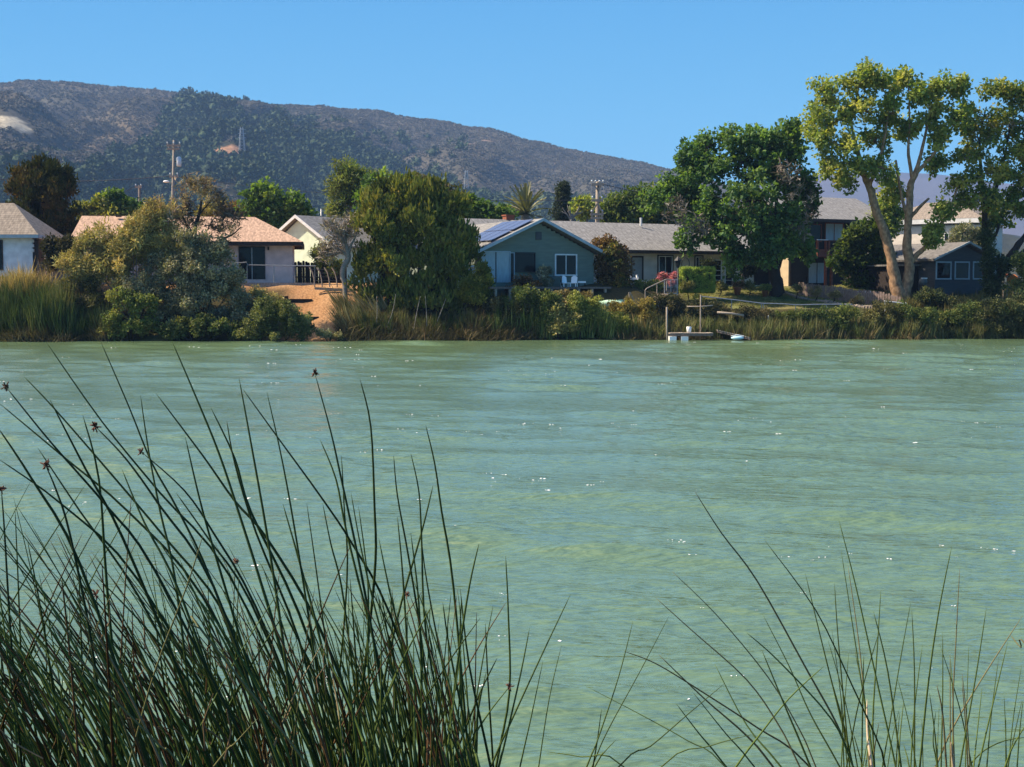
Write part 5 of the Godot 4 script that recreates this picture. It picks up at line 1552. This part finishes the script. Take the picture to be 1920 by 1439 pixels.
	for i in edge.size() - 1:
		for j in 7:
			var t := (j + 0.5) / 7.0
			var p := on_ground(lerpf(edge[i][0], edge[i + 1][0], t), lerpf(edge[i][1], edge[i + 1][1], t))
			st = start(); ball(st, p - o.position + Vector3(0, 0.06, 0), Vector3(rnd(0.14, 0.24), rnd(0.1, 0.16), rnd(0.12, 0.2)), 0.4, 4, 6); part("stone", st, "earth_stone", o)
	# sagging lawn rail
	o = thing("lawn_rail", "sagging white rail on short posts along the front of the lawn", "fence", on_ground(1440, 90.2))
	st = start(); tubes_of(st, [[1315, 556], [1345, 559], [1390, 564], [1428, 569], [1468, 570], [1492, 572], [1540, 571], [1598, 571]], 90.2, 0.035, o.position); part("rail", st, "metal_grey", o)
	for b in [[1315, 556, 590], [1428, 569, 583], [1432, 569, 585], [1492, 572, 586], [1372, 562, 585], [1550, 571, 588]]:
		st = start(); tubes_of(st, [[b[0], b[1]], [b[0], b[2]]], 90.2, 0.03, o.position); part("post", st, "metal_grey", o)
	o = thing("short_rail", "short pale rail at the foot of the tall plane tree", "fence", on_ground(1680, 90.2))
	st = start(); tubes_of(st, [[1658, 565], [1680, 567], [1701, 571]], 90.2, 0.04, o.position); part("rail", st, "trim_white", o)
	for px in [1660.0, 1699.0]:
		st = start(); tubes_of(st, [[px, 567], [px, 585]], 90.2, 0.03, o.position); part("post", st, "trim_white", o)
	# landing stage
	o = thing("landing_stage", "small weathered landing stage of planks on white floats at the water's edge", "dock", spot(1295, 637, 84.9))
	for i in 9:
		st = start(); box(st, spot(1259 + i * 9.0, 625, 85.0) - o.position + Vector3(0, rnd(-0.01, 0.01), 0), Vector3(0.27, 0.06, 1.1)); part("plank", st, "wood_pale", o)
	for y in [0.0, 0.9]:
		st = start(); bar(st, spot(1254, 628, 85.4 - y) - o.position, spot(1337, 628, 85.4 - y) - o.position, 0.1, 0.14); part("beam", st, "wood_grey", o)
	for px in [1261.0, 1283.0]:
		st = start(); box(st, spot(px, 635, 84.7) - o.position, Vector3(0.42, 0.26, 0.7)); part("float", st, "plastic_white", o)
	o = thing("mooring_post", "tall weathered mooring post at the left end of the landing stage", "post", spot(1250.5, 640, 84.6))
	st = start(true); tubes_of(st, [[1250.5, 576], [1250.5, 648]], 84.6, 0.06, o.position, 8); part("pole", st, "wood_pale", o)
	o = thing("cross_post", "slim pale post with a crossbar rising from the landing stage", "post", spot(1313, 640, 85.6))
	st = start(true); tubes_of(st, [[1314, 553], [1313, 648]], 85.6, 0.04, o.position, 7); part("pole", st, "wood_pale", o)
	st = start(true); tubes_of(st, [[1288, 575], [1314, 575], [1337, 573]], 85.5, 0.035, o.position, 6); part("crossbar", st, "wood_pale", o)
	o = thing("fishing_bucket", "small white bucket standing on the landing stage", "bucket", spot(1292, 624, 85.0))
	st = start(true); tube(st, [Vector3(0, 0, 0), Vector3(0, 0.36, 0)], [0.13, 0.16], 10); part("bucket_body", st, "plastic_white", o)
	st = start(true); tube(st, [Vector3(0.15, 0.36, 0), Vector3(0.08, 0.47, 0), Vector3(-0.08, 0.47, 0), Vector3(-0.15, 0.36, 0)], [0.012, 0.012, 0.012, 0.012], 5); part("handle", st, "metal_dark", o)
	o = thing("boat_ramp", "slatted plank ramp sloping into the water right of the landing stage", "ramp", spot(1372, 630, 85.4))
	var ra := spot(1343, 619, 86.2) - o.position; var rb := spot(1405, 633, 84.9) - o.position
	for i in 13:
		var p := ra.lerp(rb, (i + 0.5) / 13.0)
		st = start(); box(st, p, Vector3(0.12, 0.05, 1.0), Basis(Vector3.FORWARD, 0.21)); part("slat", st, "wood_pale", o)
	for z in [-0.4, 0.4]:
		st = start(); bar(st, ra + Vector3(0, -0.08, z), rb + Vector3(0, -0.08, z), 0.08, 0.1); part("beam", st, "wood_grey", o)
	o = thing("blue_float", "light blue plastic float under the end of the plank ramp", "float", spot(1383, 634, 84.6))
	st = start(true); ball(st, Vector3.ZERO, Vector3(0.4, 0.13, 0.26), 0.0, 8, 14); part("hull", st, "plastic_blue", o)
	st = start(); tube(st, [Vector3(-0.4, 0.12, 0), Vector3(0, 0.2, 0), Vector3(0.4, 0.12, 0)], [0.02, 0.02, 0.02], 5); part("rope", st, "plastic_white", o)
	o = thing("upturned_boat", "pale green upturned rowing boat lying among the reeds", "boat", on_ground(1148, 88.4))
	var by := spot(1148, 569, 88.4).y - o.position.y
	st = start(true)
	var hull: Array = []; var hrad: Array = []
	for i in 9:
		var t := i / 8.0
		hull.append(Vector3(lerpf(-1.0, 0.9, t), by + sin(t * PI) * 0.04 - 0.08, 0)); hrad.append(0.03 + 0.24 * pow(sin(PI * clampf(t * 0.9 + 0.08, 0, 1)), 0.7))
	tube(st, hull, hrad, 12); part("hull", st, "plastic_mint", o)
	st = start(); bar(st, Vector3(-0.9, by + 0.1, 0.02), Vector3(0.8, by + 0.18, 0.02), 0.05, 0.12); part("keel", st, "plastic_mint", o)
	# props in the rough: stake pair, white marker, driftwood
	o = thing("leaning_stakes", "pair of pale stakes leaning together left of the stone steps", "stakes", on_ground(1183, 88.6))
	for b in [[1179, 548, 1181, 562], [1181, 548, 1189, 564]]:
		st = start(); tubes_of(st, [[b[0], b[1]], [b[2], b[3]]], 88.6, 0.035, o.position); part("stake", st, "wood_pale", o)
	o = thing("white_marker_post", "thin white marker post standing in the rushes below the lawn", "post", on_ground(1440, 87.6))
	st = start(); tubes_of(st, [[1441, 591], [1440, 622]], 87.2, 0.03, o.position); part("pole", st, "plastic_white", o)
	k = 0
	for b in [[[1345, 586, 1395, 592], "bleached driftwood log high in the scrub above the ramp"], [[1185, 612, 1245, 626], "bleached driftwood log low on the bank left of the mooring post"]]:
		o = thing("driftwood_log", b[1], "log", on_ground(b[0][0], 87.0))
		st = start(true); tubes_of(st, [[b[0][0], b[0][1]], [(b[0][0] + b[0][2]) / 2.0, b[0][1] + 2], [b[0][2], b[0][3]]], 86.4, 0.07, o.position, 7); part("log_body", st, "wood_pale", o)
	# right side
	o = thing("covered_grill", "covered kettle grill beside the slate cottage porch", "grill", on_ground(1731, 94.6))
	var gy := spot(1731, 529, 94.6).y - o.position.y
	st = start(true); ball(st, Vector3(0, gy, 0), Vector3(0.3, 0.26, 0.3), 0.05, 8, 12); part("kettle", st, "cover_grey", o)
	st = start(); box(st, Vector3(0.06, gy + 0.25, 0), Vector3(0.36, 0.08, 0.3)); part("lid", st, "plastic_white", o)
	for i in 3:
		var a := TAU * i / 3.0 + 0.3
		st = start(); tube(st, [Vector3(cos(a) * 0.2, gy - 0.2, sin(a) * 0.2), Vector3(cos(a) * 0.32, 0, sin(a) * 0.32)], [0.025, 0.025], 5); part("leg", st, "metal_dark", o)
	for b in [[1612, 0.2, "left of the pale garden stones behind the picket fence"], [1622, 0.26, "middle and biggest of the pale garden stones behind the picket fence"], [1632, 0.18, "right of the pale garden stones behind the picket fence"]]:
		o = thing("garden_stone", b[2], "stone", on_ground(b[0], 97.2), 0, "pale garden stones")
		o.position.y = spot(b[0], 549, 97.2).y - 0.1
		st = start(); ball(st, Vector3.ZERO, Vector3(b[1], 0.16, 0.2), 0.35, 5, 8); part("rock", st, "trim_white", o)
		o.position.y = maxf(ground_h(o.position.x, o.position.z), o.position.y - 0.3)
	o = thing("garden_canopy", "small orange cloth canopy on pale posts at the right edge", "canopy", on_ground(1896, 93.8))
	var cy := spot(1896, 515, 93.8).y - o.position.y
	st = start()
	quad(st, Vector3(-0.45, cy, -0.4), Vector3(-0.1, cy + 0.06, -0.4), Vector3(-0.05, cy + 0.02, 0.4), Vector3(-0.45, cy - 0.25, 0.45))
	quad(st, Vector3(-0.1, cy + 0.06, -0.4), Vector3(0.4, cy, -0.4), Vector3(0.45, cy - 0.3, 0.45), Vector3(-0.05, cy + 0.02, 0.4))
	quad(st, Vector3(-0.45, cy - 0.25, 0.45), Vector3(-0.05, cy + 0.02, 0.4), Vector3(-0.08, cy - 0.72, 0.5), Vector3(-0.4, cy - 0.6, 0.5))
	quad(st, Vector3(-0.05, cy + 0.02, 0.4), Vector3(0.45, cy - 0.3, 0.45), Vector3(0.4, cy - 1.05, 0.5), Vector3(-0.08, cy - 0.72, 0.5))
	part("cloth", st, "cloth_orange", o)
	for b in [[-0.4, 0.4], [0.35, 0.4], [-0.35, -0.4], [0.35, -0.4]]:
		st = start(); box(st, Vector3(b[0], cy * 0.5 - 0.2, b[1]), Vector3(0.07, cy + 0.2, 0.07)); part("pole", st, "wood_pale", o)

# ================================================================ poles, wires and pylons
func wire(label: String, a: Vector3, b: Vector3, sag: float, r := 0.03) -> void:
	var o := thing("overhead_wire", label, "wire", a)
	var st := start()
	var pts: Array = []; var rad: Array = []
	for i in 17:
		var t := i / 16.0
		pts.append((b - a) * t + Vector3(0, -sag * 4.0 * t * (1.0 - t), 0)); rad.append(r)
	tube(st, pts, rad, 4)
	part("strand", st, "metal_dark", o)

func crossarm(o: Node3D, d: float, px0: float, px1: float, py: float, pins: int) -> void:
	var st := start()
	bar(st, spot(px0, py, d) - o.position, spot(px1, py, d) - o.position, 0.15, 0.2)
	var arm := part("crossarm", st, "wood_pole", o)
	for i in pins:
		st = start(true)
		var p := spot(lerpf(px0, px1, (i + 0.12) / (pins - 0.76)), py, d) - o.position
		tube(st, [p + Vector3(0, 0.07, 0), p + Vector3(0, 0.2, 0), p + Vector3(0, 0.22, 0), p + Vector3(0, 0.36, 0)], [0.03, 0.03, 0.09, 0.05], 7)
		part("insulator", st, "enamel_grey", arm)

func pylon(label: String, px: float, py_top: float, py_base: float) -> void:
	var d := 520.0
	while d < 1490.0:
		var x := wide(px, d)
		if seen_at(Vector3(x, hill_h(x, -d), -d)).y < py_base: break
		d += 6.0
	var x0 := wide(px, d)
	var o := thing("lattice_pylon", label, "pylon", Vector3(x0, hill_h(x0, -d), -d))
	var h := (py_base - py_top) / FOCAL * d
	var w0 := h * 0.11; var w1 := h * 0.04
	var st := start()
	var bars := start()
	for c in 4:
		var sx := 1.0 if c & 1 else -1.0
		var sz := 1.0 if c & 2 else -1.0
		st = start()
		bar(st, Vector3(sx * w0, -1.0, sz * w0), Vector3(sx * w1, h, sz * w1), 0.3, 0.3)
		part("tower_leg", st, "pylon_steel", o)
	for i in 9:
		var t := i / 9.0; var t2 := (i + 1) / 9.0
		var a := lerpf(w0, w1, t); var b := lerpf(w0, w1, t2)
		for sz in [-1.0, 1.0]:
			bar(bars, Vector3(-a, h * t, sz * a), Vector3(b, h * t2, sz * b), 0.13, 0.13)
			bar(bars, Vector3(a, h * t, sz * a), Vector3(-b, h * t2, sz * b), 0.13, 0.13)
			bar(bars, Vector3(sz * a, h * t, -a), Vector3(sz * b, h * t2, b), 0.13, 0.13)
	part("lattice", bars, "pylon_steel", o).set_meta("kind", "stuff")
	for f in [0.66, 0.8, 0.94]:
		st = start()
		bar(st, Vector3(-h * 0.13, h * f, 0), Vector3(h * 0.13, h * f, 0), 0.35, 0.35)
		part("cross_member", st, "pylon_steel", o)

func make_poles() -> void:
	var st: SurfaceTool
	var d := 140.0
	var o := thing("utility_pole", "tall wooden utility pole with transformer and street lamp above the tan shrubs", "utility pole", spot(320, 545, d))
	st = start(true); tube(st, [Vector3(0, -0.5, 0), spot(322, 440, d) - o.position, spot(326, 263, d) - o.position], [0.2, 0.17, 0.12], 9); part("pole", st, "wood_pole", o)
	crossarm(o, d - 0.2, 312, 338, 273, 3)
	crossarm(o, d - 0.2, 313, 336, 279, 2)
	crossarm(o, d - 0.2, 317, 334, 331, 2)
	st = start(true); tube(st, [spot(335, 312, d) - o.position, spot(335, 311, d) - o.position, spot(335, 296, d) - o.position, spot(335, 294, d) - o.position], [0.2, 0.24, 0.24, 0.12], 12); part("transformer", st, "enamel_grey", o)
	st = start(); bar(st, spot(325, 303, d) - o.position, spot(333, 303, d) - o.position, 0.08, 0.1); part("bracket", st, "metal_dark", o)
	st = start(true); tube(st, [spot(322, 344, d) - o.position, spot(316, 341, d - 0.4) - o.position, spot(312, 340, d - 0.7) - o.position], [0.04, 0.04, 0.04], 6); part("lamp_arm", st, "metal_grey", o)
	st = start(true); ball(st, spot(311, 340.5, d - 0.8) - o.position, Vector3(0.32, 0.12, 0.2), 0.0, 6, 10); part("lamp_head", st, "plastic_white", o)
	o = thing("utility_pole", "thin grey utility pole with one crossarm behind the tan roof", "utility pole", spot(263, 545, 165))
	st = start(true); tube(st, [Vector3.ZERO, spot(261, 348, 165) - o.position], [0.22, 0.15], 8); part("pole", st, "wood_grey", o)
	crossarm(o, 164.8, 253, 265, 351, 2)
	o = thing("utility_pole", "short bare pole stub behind the tan roof beside the low trees", "utility pole", spot(190, 545, 150))
	st = start(true); tube(st, [Vector3.ZERO, spot(190, 377, 150) - o.position], [0.2, 0.15], 8); part("pole", st, "wood_pole", o)
	st = start(true); tube(st, [spot(190, 377, 150) - o.position, spot(190, 372, 150) - o.position], [0.2, 0.1], 8); part("pole_cap", st, "plastic_white", o)
	d = 114.0
	o = thing("utility_pole", "pale crossarm pole with braced arms rising behind the cream house ridge", "utility pole", spot(1120, 545, d))
	st = start(true); tube(st, [Vector3.ZERO, spot(1120, 440, d) - o.position, spot(1121, 340, d) - o.position], [0.22, 0.19, 0.15], 9); part("pole", st, "wood_pole", o)
	crossarm(o, d - 0.2, 1109, 1132, 346, 4)
	crossarm(o, d - 0.2, 1109, 1131, 376, 2)
	crossarm(o, d - 0.2, 1107, 1132, 402, 2)
	crossarm(o, d - 0.2, 1108, 1131, 409, 2)
	for b in [[1115, 349, 1121, 357], [1127, 349, 1121, 357], [1109, 401, 1120, 382], [1131, 401, 1121, 382]]:
		st = start(); bar(st, spot(b[0], b[1], d - 0.25) - o.position, spot(b[2], b[3], d - 0.25) - o.position, 0.11, 0.11); part("brace", st, "wood_pole", o)
	o = thing("vent_post", "slim pale vent post rising behind the mint green house ridge", "post", spot(602, 430, 124))
	st = start(true); tube(st, [Vector3(0, -1.5, 0), spot(602, 392, 124) - o.position], [0.055, 0.055], 7); part("pipe", st, "metal_grey", o)
	wire("upper wire running left from the transformer pole across the hill", spot(-60, 331, 146), spot(317, 330, 140), 0.5)
	wire("lower wire between the pole stub and the thin grey pole", spot(-40, 378, 140), spot(253, 350, 164.8), 1.8)
	wire("long wire from the transformer pole towards the pale crossarm pole", spot(334, 331, 140), spot(1109, 375, 114), 0.8, 0.018)
	wire("wire leaving the pale crossarm pole into the street trees", spot(1131, 346, 114), spot(1460, 380, 118), 0.5)
	pylon("larger lattice pylon on the wooded spur beside the orange cut", 457, 246, 300)
	pylon("smaller pale lattice pylon at the foot of the bare hill", 875, 322, 366)

# ================================================================ bulrushes on the near bank
# each stem follows its line in the photo, tip first, standing at its own distance
const LEFT_STEMS := "85,640 190,790 300,925 430,1080 600,1439|188,640 240,760 285,870 335,960 400,1100 520,1439|322,640 365,740 410,850 450,970 500,1130 590,1439|45,707 100,765 200,880 310,1010 420,1150 560,1439|-4,755 110,850 240,960 380,1120 540,1439|93,750 160,880 230,1010 350,1300 395,1439|263,742 278,845 300,960 330,1100 370,1439|292,738 380,855 440,940 500,1010 600,1180 700,1439|155,780 185,900 200,1100 230,1439|347,820 380,960 430,1130 520,1439|395,765 440,860 470,960 560,1150 660,1439|425,790 440,870 480,1000 560,1200 620,1439|70,840 150,960 260,1120 420,1439|-5,860 120,950 260,1090 460,1439|-6,800 60,900 150,1060 280,1439|330,925 390,1010 470,1130 600,1439|228,880 270,980 340,1120 450,1439|448,710 470,830 500,1000 530,1200 560,1439|455,730 520,820 600,930 660,1020 730,1150 830,1439|500,735 530,870 560,1040 600,1300 620,1439|530,945 560,1050 600,1200 650,1439"
const MIDDLE_STEMS := "675,712 695,800 702,950 704,1050 690,1200 660,1439|798,798 815,870 828,960 850,1100 880,1439|738,855 745,930 765,1040 790,1200 815,1439|770,850 785,920 790,1000 800,1200 850,1439|812,910 790,1000 740,1180 690,1439|600,825 630,900 650,1000 700,1200 760,1439|640,855 645,950 650,1100 620,1439|898,1020 880,1100 860,1230 835,1439|948,1043 953,1150 955,1300 930,1439|1070,1115 1020,1220 960,1350 920,1439|993,1178 975,1270 945,1400 935,1439|932,1235 900,1300 860,1400 850,1439|910,1170 915,1280 925,1439|863,1105 880,1250 920,1439|658,925 675,1020 700,1130 745,1300 775,1439|672,950 690,1100 690,1250 705,1439|745,970 755,1080 765,1250 770,1439|605,945 620,1020 640,1100 660,1250|575,945 590,1050 610,1200 640,1439|790,1010 800,1090 830,1250 870,1439|830,1130 845,1230 880,1400|865,1120 862,1250 872,1439|710,1010 740,1150 790,1330 800,1439|770,1000 785,1130 790,1280 785,1439"
const SHORT_STEMS := "1053,1210 1030,1310 1010,1439|1018,1240 995,1350 975,1439|1187,1165 1160,1270 1120,1390 1100,1439|1255,1155 1200,1260 1140,1370 1110,1439|1155,1388 1130,1415 1115,1439|1022,1410 1090,1420 1170,1439|1358,1283 1290,1340 1220,1400 1160,1439|1410,1378 1330,1400 1240,1439|1100,1288 1200,1340 1290,1390 1360,1439|1128,1330 1120,1390 1112,1439"
const RIGHT_STEMS := "1303,922 1353,1000 1420,1090 1515,1260 1570,1360 1600,1439|1435,1015 1530,1145 1600,1290 1650,1400 1660,1439|1573,975 1605,1100 1645,1280 1680,1439|1577,1030 1600,1180 1620,1310 1640,1439|1590,1060 1610,1200 1622,1320 1630,1439|1510,1075 1540,1200 1575,1340 1600,1439|1565,1095 1572,1200 1590,1400|1260,1072 1345,1155 1440,1270 1500,1370 1530,1439|1230,1122 1300,1185 1400,1275 1460,1360 1500,1439|1170,1222 1230,1245 1320,1300 1420,1365 1510,1430|1235,1228 1320,1310 1400,1380 1450,1439|1298,1297 1360,1375 1415,1439|1268,1320 1310,1375 1355,1430|1638,1147 1665,1260 1690,1439|1652,1107 1645,1220 1637,1350 1640,1439|1430,1152 1480,1250 1520,1340 1575,1439|1400,1187 1460,1240 1560,1350 1600,1439|1550,1245 1580,1350 1600,1439|1545,1250 1480,1310 1420,1385 1380,1439|1600,1375 1618,1439|1340,1245 1400,1360 1465,1439|1428,1218 1470,1320 1520,1439"
const EDGE_STEMS := "1785,1025 1760,1150 1740,1290 1725,1439|1800,1065 1793,1200 1787,1330 1790,1439|1850,1140 1830,1270 1800,1439|1918,1155 1850,1260 1790,1360 1755,1439|1708,1130 1690,1230 1665,1380 1655,1439|1710,1145 1715,1260 1715,1439|1730,1210 1715,1330 1708,1439|1768,1187 1768,1300 1765,1439|1755,1335 1750,1390 1758,1439|1783,1235 1788,1340 1785,1439|1890,1205 1860,1330 1835,1439|1842,1290 1830,1400 1826,1439|1925,1383 1870,1395 1815,1439|1757,1285 1768,1340 1775,1439|1620,1230 1618,1310 1616,1439|1695,1315 1688,1380 1685,1439|1917,1313 1900,1390 1890,1439|1930,1350 1900,1400 1885,1439|1896,1192 1915,1215 1935,1222"

func stem_mesh(px: Array, d: float, drift: float, r0: float, tint: Color, origin: Vector3) -> ArrayMesh:
	var pts: Array = []
	var n := px.size()
	for i in n:
		pts.append(spot(px[i].x, px[i].y, d + drift * (1.0 - float(i) / n)) - origin)
	# down to the root, below the frame
	var a: Vector2 = px[n - 1]; var b: Vector2 = px[n - 2]
	var slope := (a.x - b.x) / maxf(a.y - b.y, 12.0)
	slope = clampf(slope, -0.8, 0.8)
	var deep := 540.0 + (EYE - 0.1) / d * FOCAL
	pts.append(spot(a.x + slope * (deep - a.y) * 0.37, lerpf(a.y, deep, 0.4), d) - origin)
	pts.append(spot(a.x + slope * (deep - a.y) * 0.8, deep + 60.0, d) - origin)
	var fine := curve_through(pts, 4)
	var rad: Array = []
	var last := fine.size() - 1
	for i in fine.size():
		var t := float(i) / last
		rad.append(r0 * (0.10 + 0.9 * pow(t, 0.45)))
	var st := start(true)
	st.set_color(tint)
	tube(st, fine, rad, 6)
	return built(st)

func seed_head(parent: Node, at: Vector3, size: float) -> void:
	var st := start(true)
	for i in 22:
		var w := (rand_unit() + Vector3(0, 0.3, 0)).normalized()
		var g := rnd(0.7, 1.4)
		st.set_color(Color(0.12 * g, 0.058 * g, 0.038 * g))
		var l := size * rnd(0.35, 1.0)
		tube(st, [at, at + w * l * 0.45, at + w * l * 0.75, at + w * l], [0.0008, size * 0.09, size * 0.11, 0.0006], 5)
	part("seed_head", st, "seed_husk", parent)

func parse(text: String) -> Array:
	var out: Array = []
	for line in text.split("|"):
		var pts: Array = []
		for q in line.split(" "):
			var xy := q.split(",")
			pts.append(Vector2(float(xy[0]), float(xy[1])))
		out.append(pts)
	return out

func stem(clump_node: Node3D, px: Array, d: float, r: float, tint: Color, head := false) -> MeshInstance3D:
	var m := obj("stem", stem_mesh(px, d, rnd(-0.25, 0.25), r, tint, clump_node.position), mats.reed_stem, clump_node)
	if head: seed_head(m, spot(px[0].x, px[0].y, d) - clump_node.position, rnd(0.02, 0.028))
	return m

func reed_tint() -> Color:
	var t := rng.randf()
	if t < 0.2: return Color(0.085, 0.05, 0.024) * rnd(0.6, 1.3)
	if t < 0.25: return Color(0.19, 0.16, 0.085) * rnd(0.7, 1.2)
	return Color(0.045, 0.068, 0.018) * rnd(0.6, 1.8)

func fresh_tint() -> Color:
	if rng.randf() < 0.16: return Color(0.15, 0.13, 0.06) * rnd(0.8, 1.2)
	return Color(0.075, 0.108, 0.028) * rnd(0.6, 1.4)

func reed_clump(label: String, px: float, d: float) -> Node3D:
	var p := spot(px, 1439, d)
	p.y = ground_h(p.x, p.z)
	return thing("bulrush_clump", label, "bulrush", p)

func make_near_reeds() -> void:
	rng.seed = 600
	var far_west := reed_clump("dense dark bulrush clump crossing the left edge of the view", -60, 4.9)
	var west := reed_clump("dense dark bulrush clump in the lower left corner, stems bent leftwards", 150, 4.9)
	var mid := reed_clump("dark bulrush clump with the tallest left-leaning stems, right of the densest corner", 520, 5.1)
	var east := reed_clump("upright bulrush clump at the right flank of the dark mass", 820, 5.3)
	for s in parse(LEFT_STEMS):
		stem(mid if s[-1].x > 420 else west, s, rnd(4.7, 5.5), rnd(0.0058, 0.0078), Color(0.03, 0.05, 0.016) * rnd(0.7, 1.4))
	for s in parse("10,725 95,830 200,950 290,1070 480,1439|178,800 235,860 300,950 400,1100 520,1439|265,848 345,920 400,1000 480,1140 600,1439|85,873 105,920 130,1000 170,1200 200,1439|2,920 8,1000 20,1200 40,1439"):
		stem(mid if s[-1].x > 420 else west, s, rnd(4.7, 5.4), 0.0062, Color(0.024, 0.04, 0.016), true)
	stem(east, parse("590,700 620,810 640,900 670,1040 700,1200 740,1439")[0], 5.1, 0.0066, Color(0.022, 0.042, 0.016), true)
	for s in parse(MIDDLE_STEMS):
		stem(east, s, rnd(4.9, 5.7), rnd(0.0052, 0.0072), Color(0.048, 0.072, 0.02) * rnd(0.6, 1.5))
	for i in 780:
		var bx := -250.0 + 1150.0 * pow(rng.randf(), 0.95)
		var f := clampf((bx + 300.0) / 1150.0, 0.0, 1.0)
		var tip_y := lerpf(rnd(900, 1330), rnd(1080, 1400), f * f)
		if i % 5 == 0: tip_y -= rnd(60, 180) * (1.0 - f)
		var lean := lerpf(rnd(0.45, 1.0), rnd(-0.15, 0.4), pow(f, 1.8))
		if i % 7 == 0: lean = rnd(-0.1, 0.2)
		if i % 23 == 0: lean = rnd(-0.55, -0.3)
		var h := 1439.0 - tip_y
		var bow := rnd(0.1, 0.32)
		var px: Array = []
		for q in 5:
			var t := q / 4.0                    # 0 at the tip
			px.append(Vector2(bx - lean * h * ((1.0 - t) * (1.0 - bow) + bow * pow(1.0 - t, 2.0) * 1.6), lerpf(tip_y, 1439.0, t)))
		var node := far_west if bx < 40 else (west if bx < 290 else (mid if bx < 560 else east))
		stem(node, px, rnd(4.6, 6.3), rnd(0.0032, 0.0064), reed_tint(), i % 140 == 0)
	# bent and broken bits
	for s in parse("350,1170 372,1178 385,1192|265,995 235,1060 180,1180 140,1320 110,1439|380,1005 350,1100 290,1260 240,1439|590,1102 570,1230 545,1439|484,1347 440,1395 400,1439|-10,1060 80,1130 200,1290 260,1439|130,1240 190,1290 300,1400 340,1439"):
		stem(west, s, rnd(4.4, 4.8), rnd(0.003, 0.0055), Color(0.12, 0.12, 0.05) * rnd(0.6, 1.2))

	# fallen and snapped brown pieces caught among the stems
	for i in 46:
		var c := Vector2(rnd(-20, 620), rnd(1180, 1430))
		c.y = maxf(c.y, 1150.0 + c.x * 0.25)
		var w := rnd(-1.3, 0.5)
		var l := rnd(40, 130)
		var off := Vector2(sin(w), -cos(w)) * l
		var kink := Vector2(rnd(-14, 14), rnd(-10, 10))
		var m := start(true)
		m.set_color(Color(0.17, 0.115, 0.06) * rnd(0.5, 1.5))
		var node := west if c.x < 190 else mid
		var dd := rnd(4.6, 5.6)
		var r := rnd(0.0022, 0.0042)
		tube(m, [spot(c.x, c.y, dd) - node.position, spot(c.x + off.x * 0.5 + kink.x, c.y + off.y * 0.5 + kink.y, dd + 0.05) - node.position, spot(c.x + off.x, c.y + off.y, dd - 0.05) - node.position], [r, r * 0.9, r * 0.4], 5)
		part("broken_stem", m, "reed_stem", node)

	var low := reed_clump("few short sparse bulrush stems at the bottom between the two big clumps", 1120, 5.4)
	for s in parse(SHORT_STEMS):
		stem(low, s, rnd(5.2, 5.8), rnd(0.003, 0.005), fresh_tint())
	var right := reed_clump("sparse fan of thin bulrush stems at lower right, leaning left", 1560, 5.8)
	for s in parse(RIGHT_STEMS):
		stem(right, s, rnd(5.4, 6.2), rnd(0.0042, 0.0064), fresh_tint())
	var edge := reed_clump("sparse upright thin bulrush stems by the lower right corner", 1770, 5.8)
	for s in parse(EDGE_STEMS):
		stem(edge, s, rnd(5.4, 6.2), rnd(0.004, 0.006), fresh_tint())
	for i in 26:
		var bx := rnd(1560, 1930)
		var ty := rnd(1180, 1400)
		var lean := rnd(-0.25, 0.3)
		var h := 1439.0 - ty
		stem(edge if bx > 1690 else right, [Vector2(bx - lean * h, ty), Vector2(bx - lean * h * 0.4, ty + h * 0.5), Vector2(bx, 1439)], rnd(5.4, 6.2), rnd(0.003, 0.005), fresh_tint())
	for s in parse("1626,1312 1627,1380 1635,1439|1784,1392 1786,1415 1788,1439"):
		stem(right if s[0].x < 1700 else edge, s, 5.6, 0.009, Color(0.5, 0.4, 0.27))
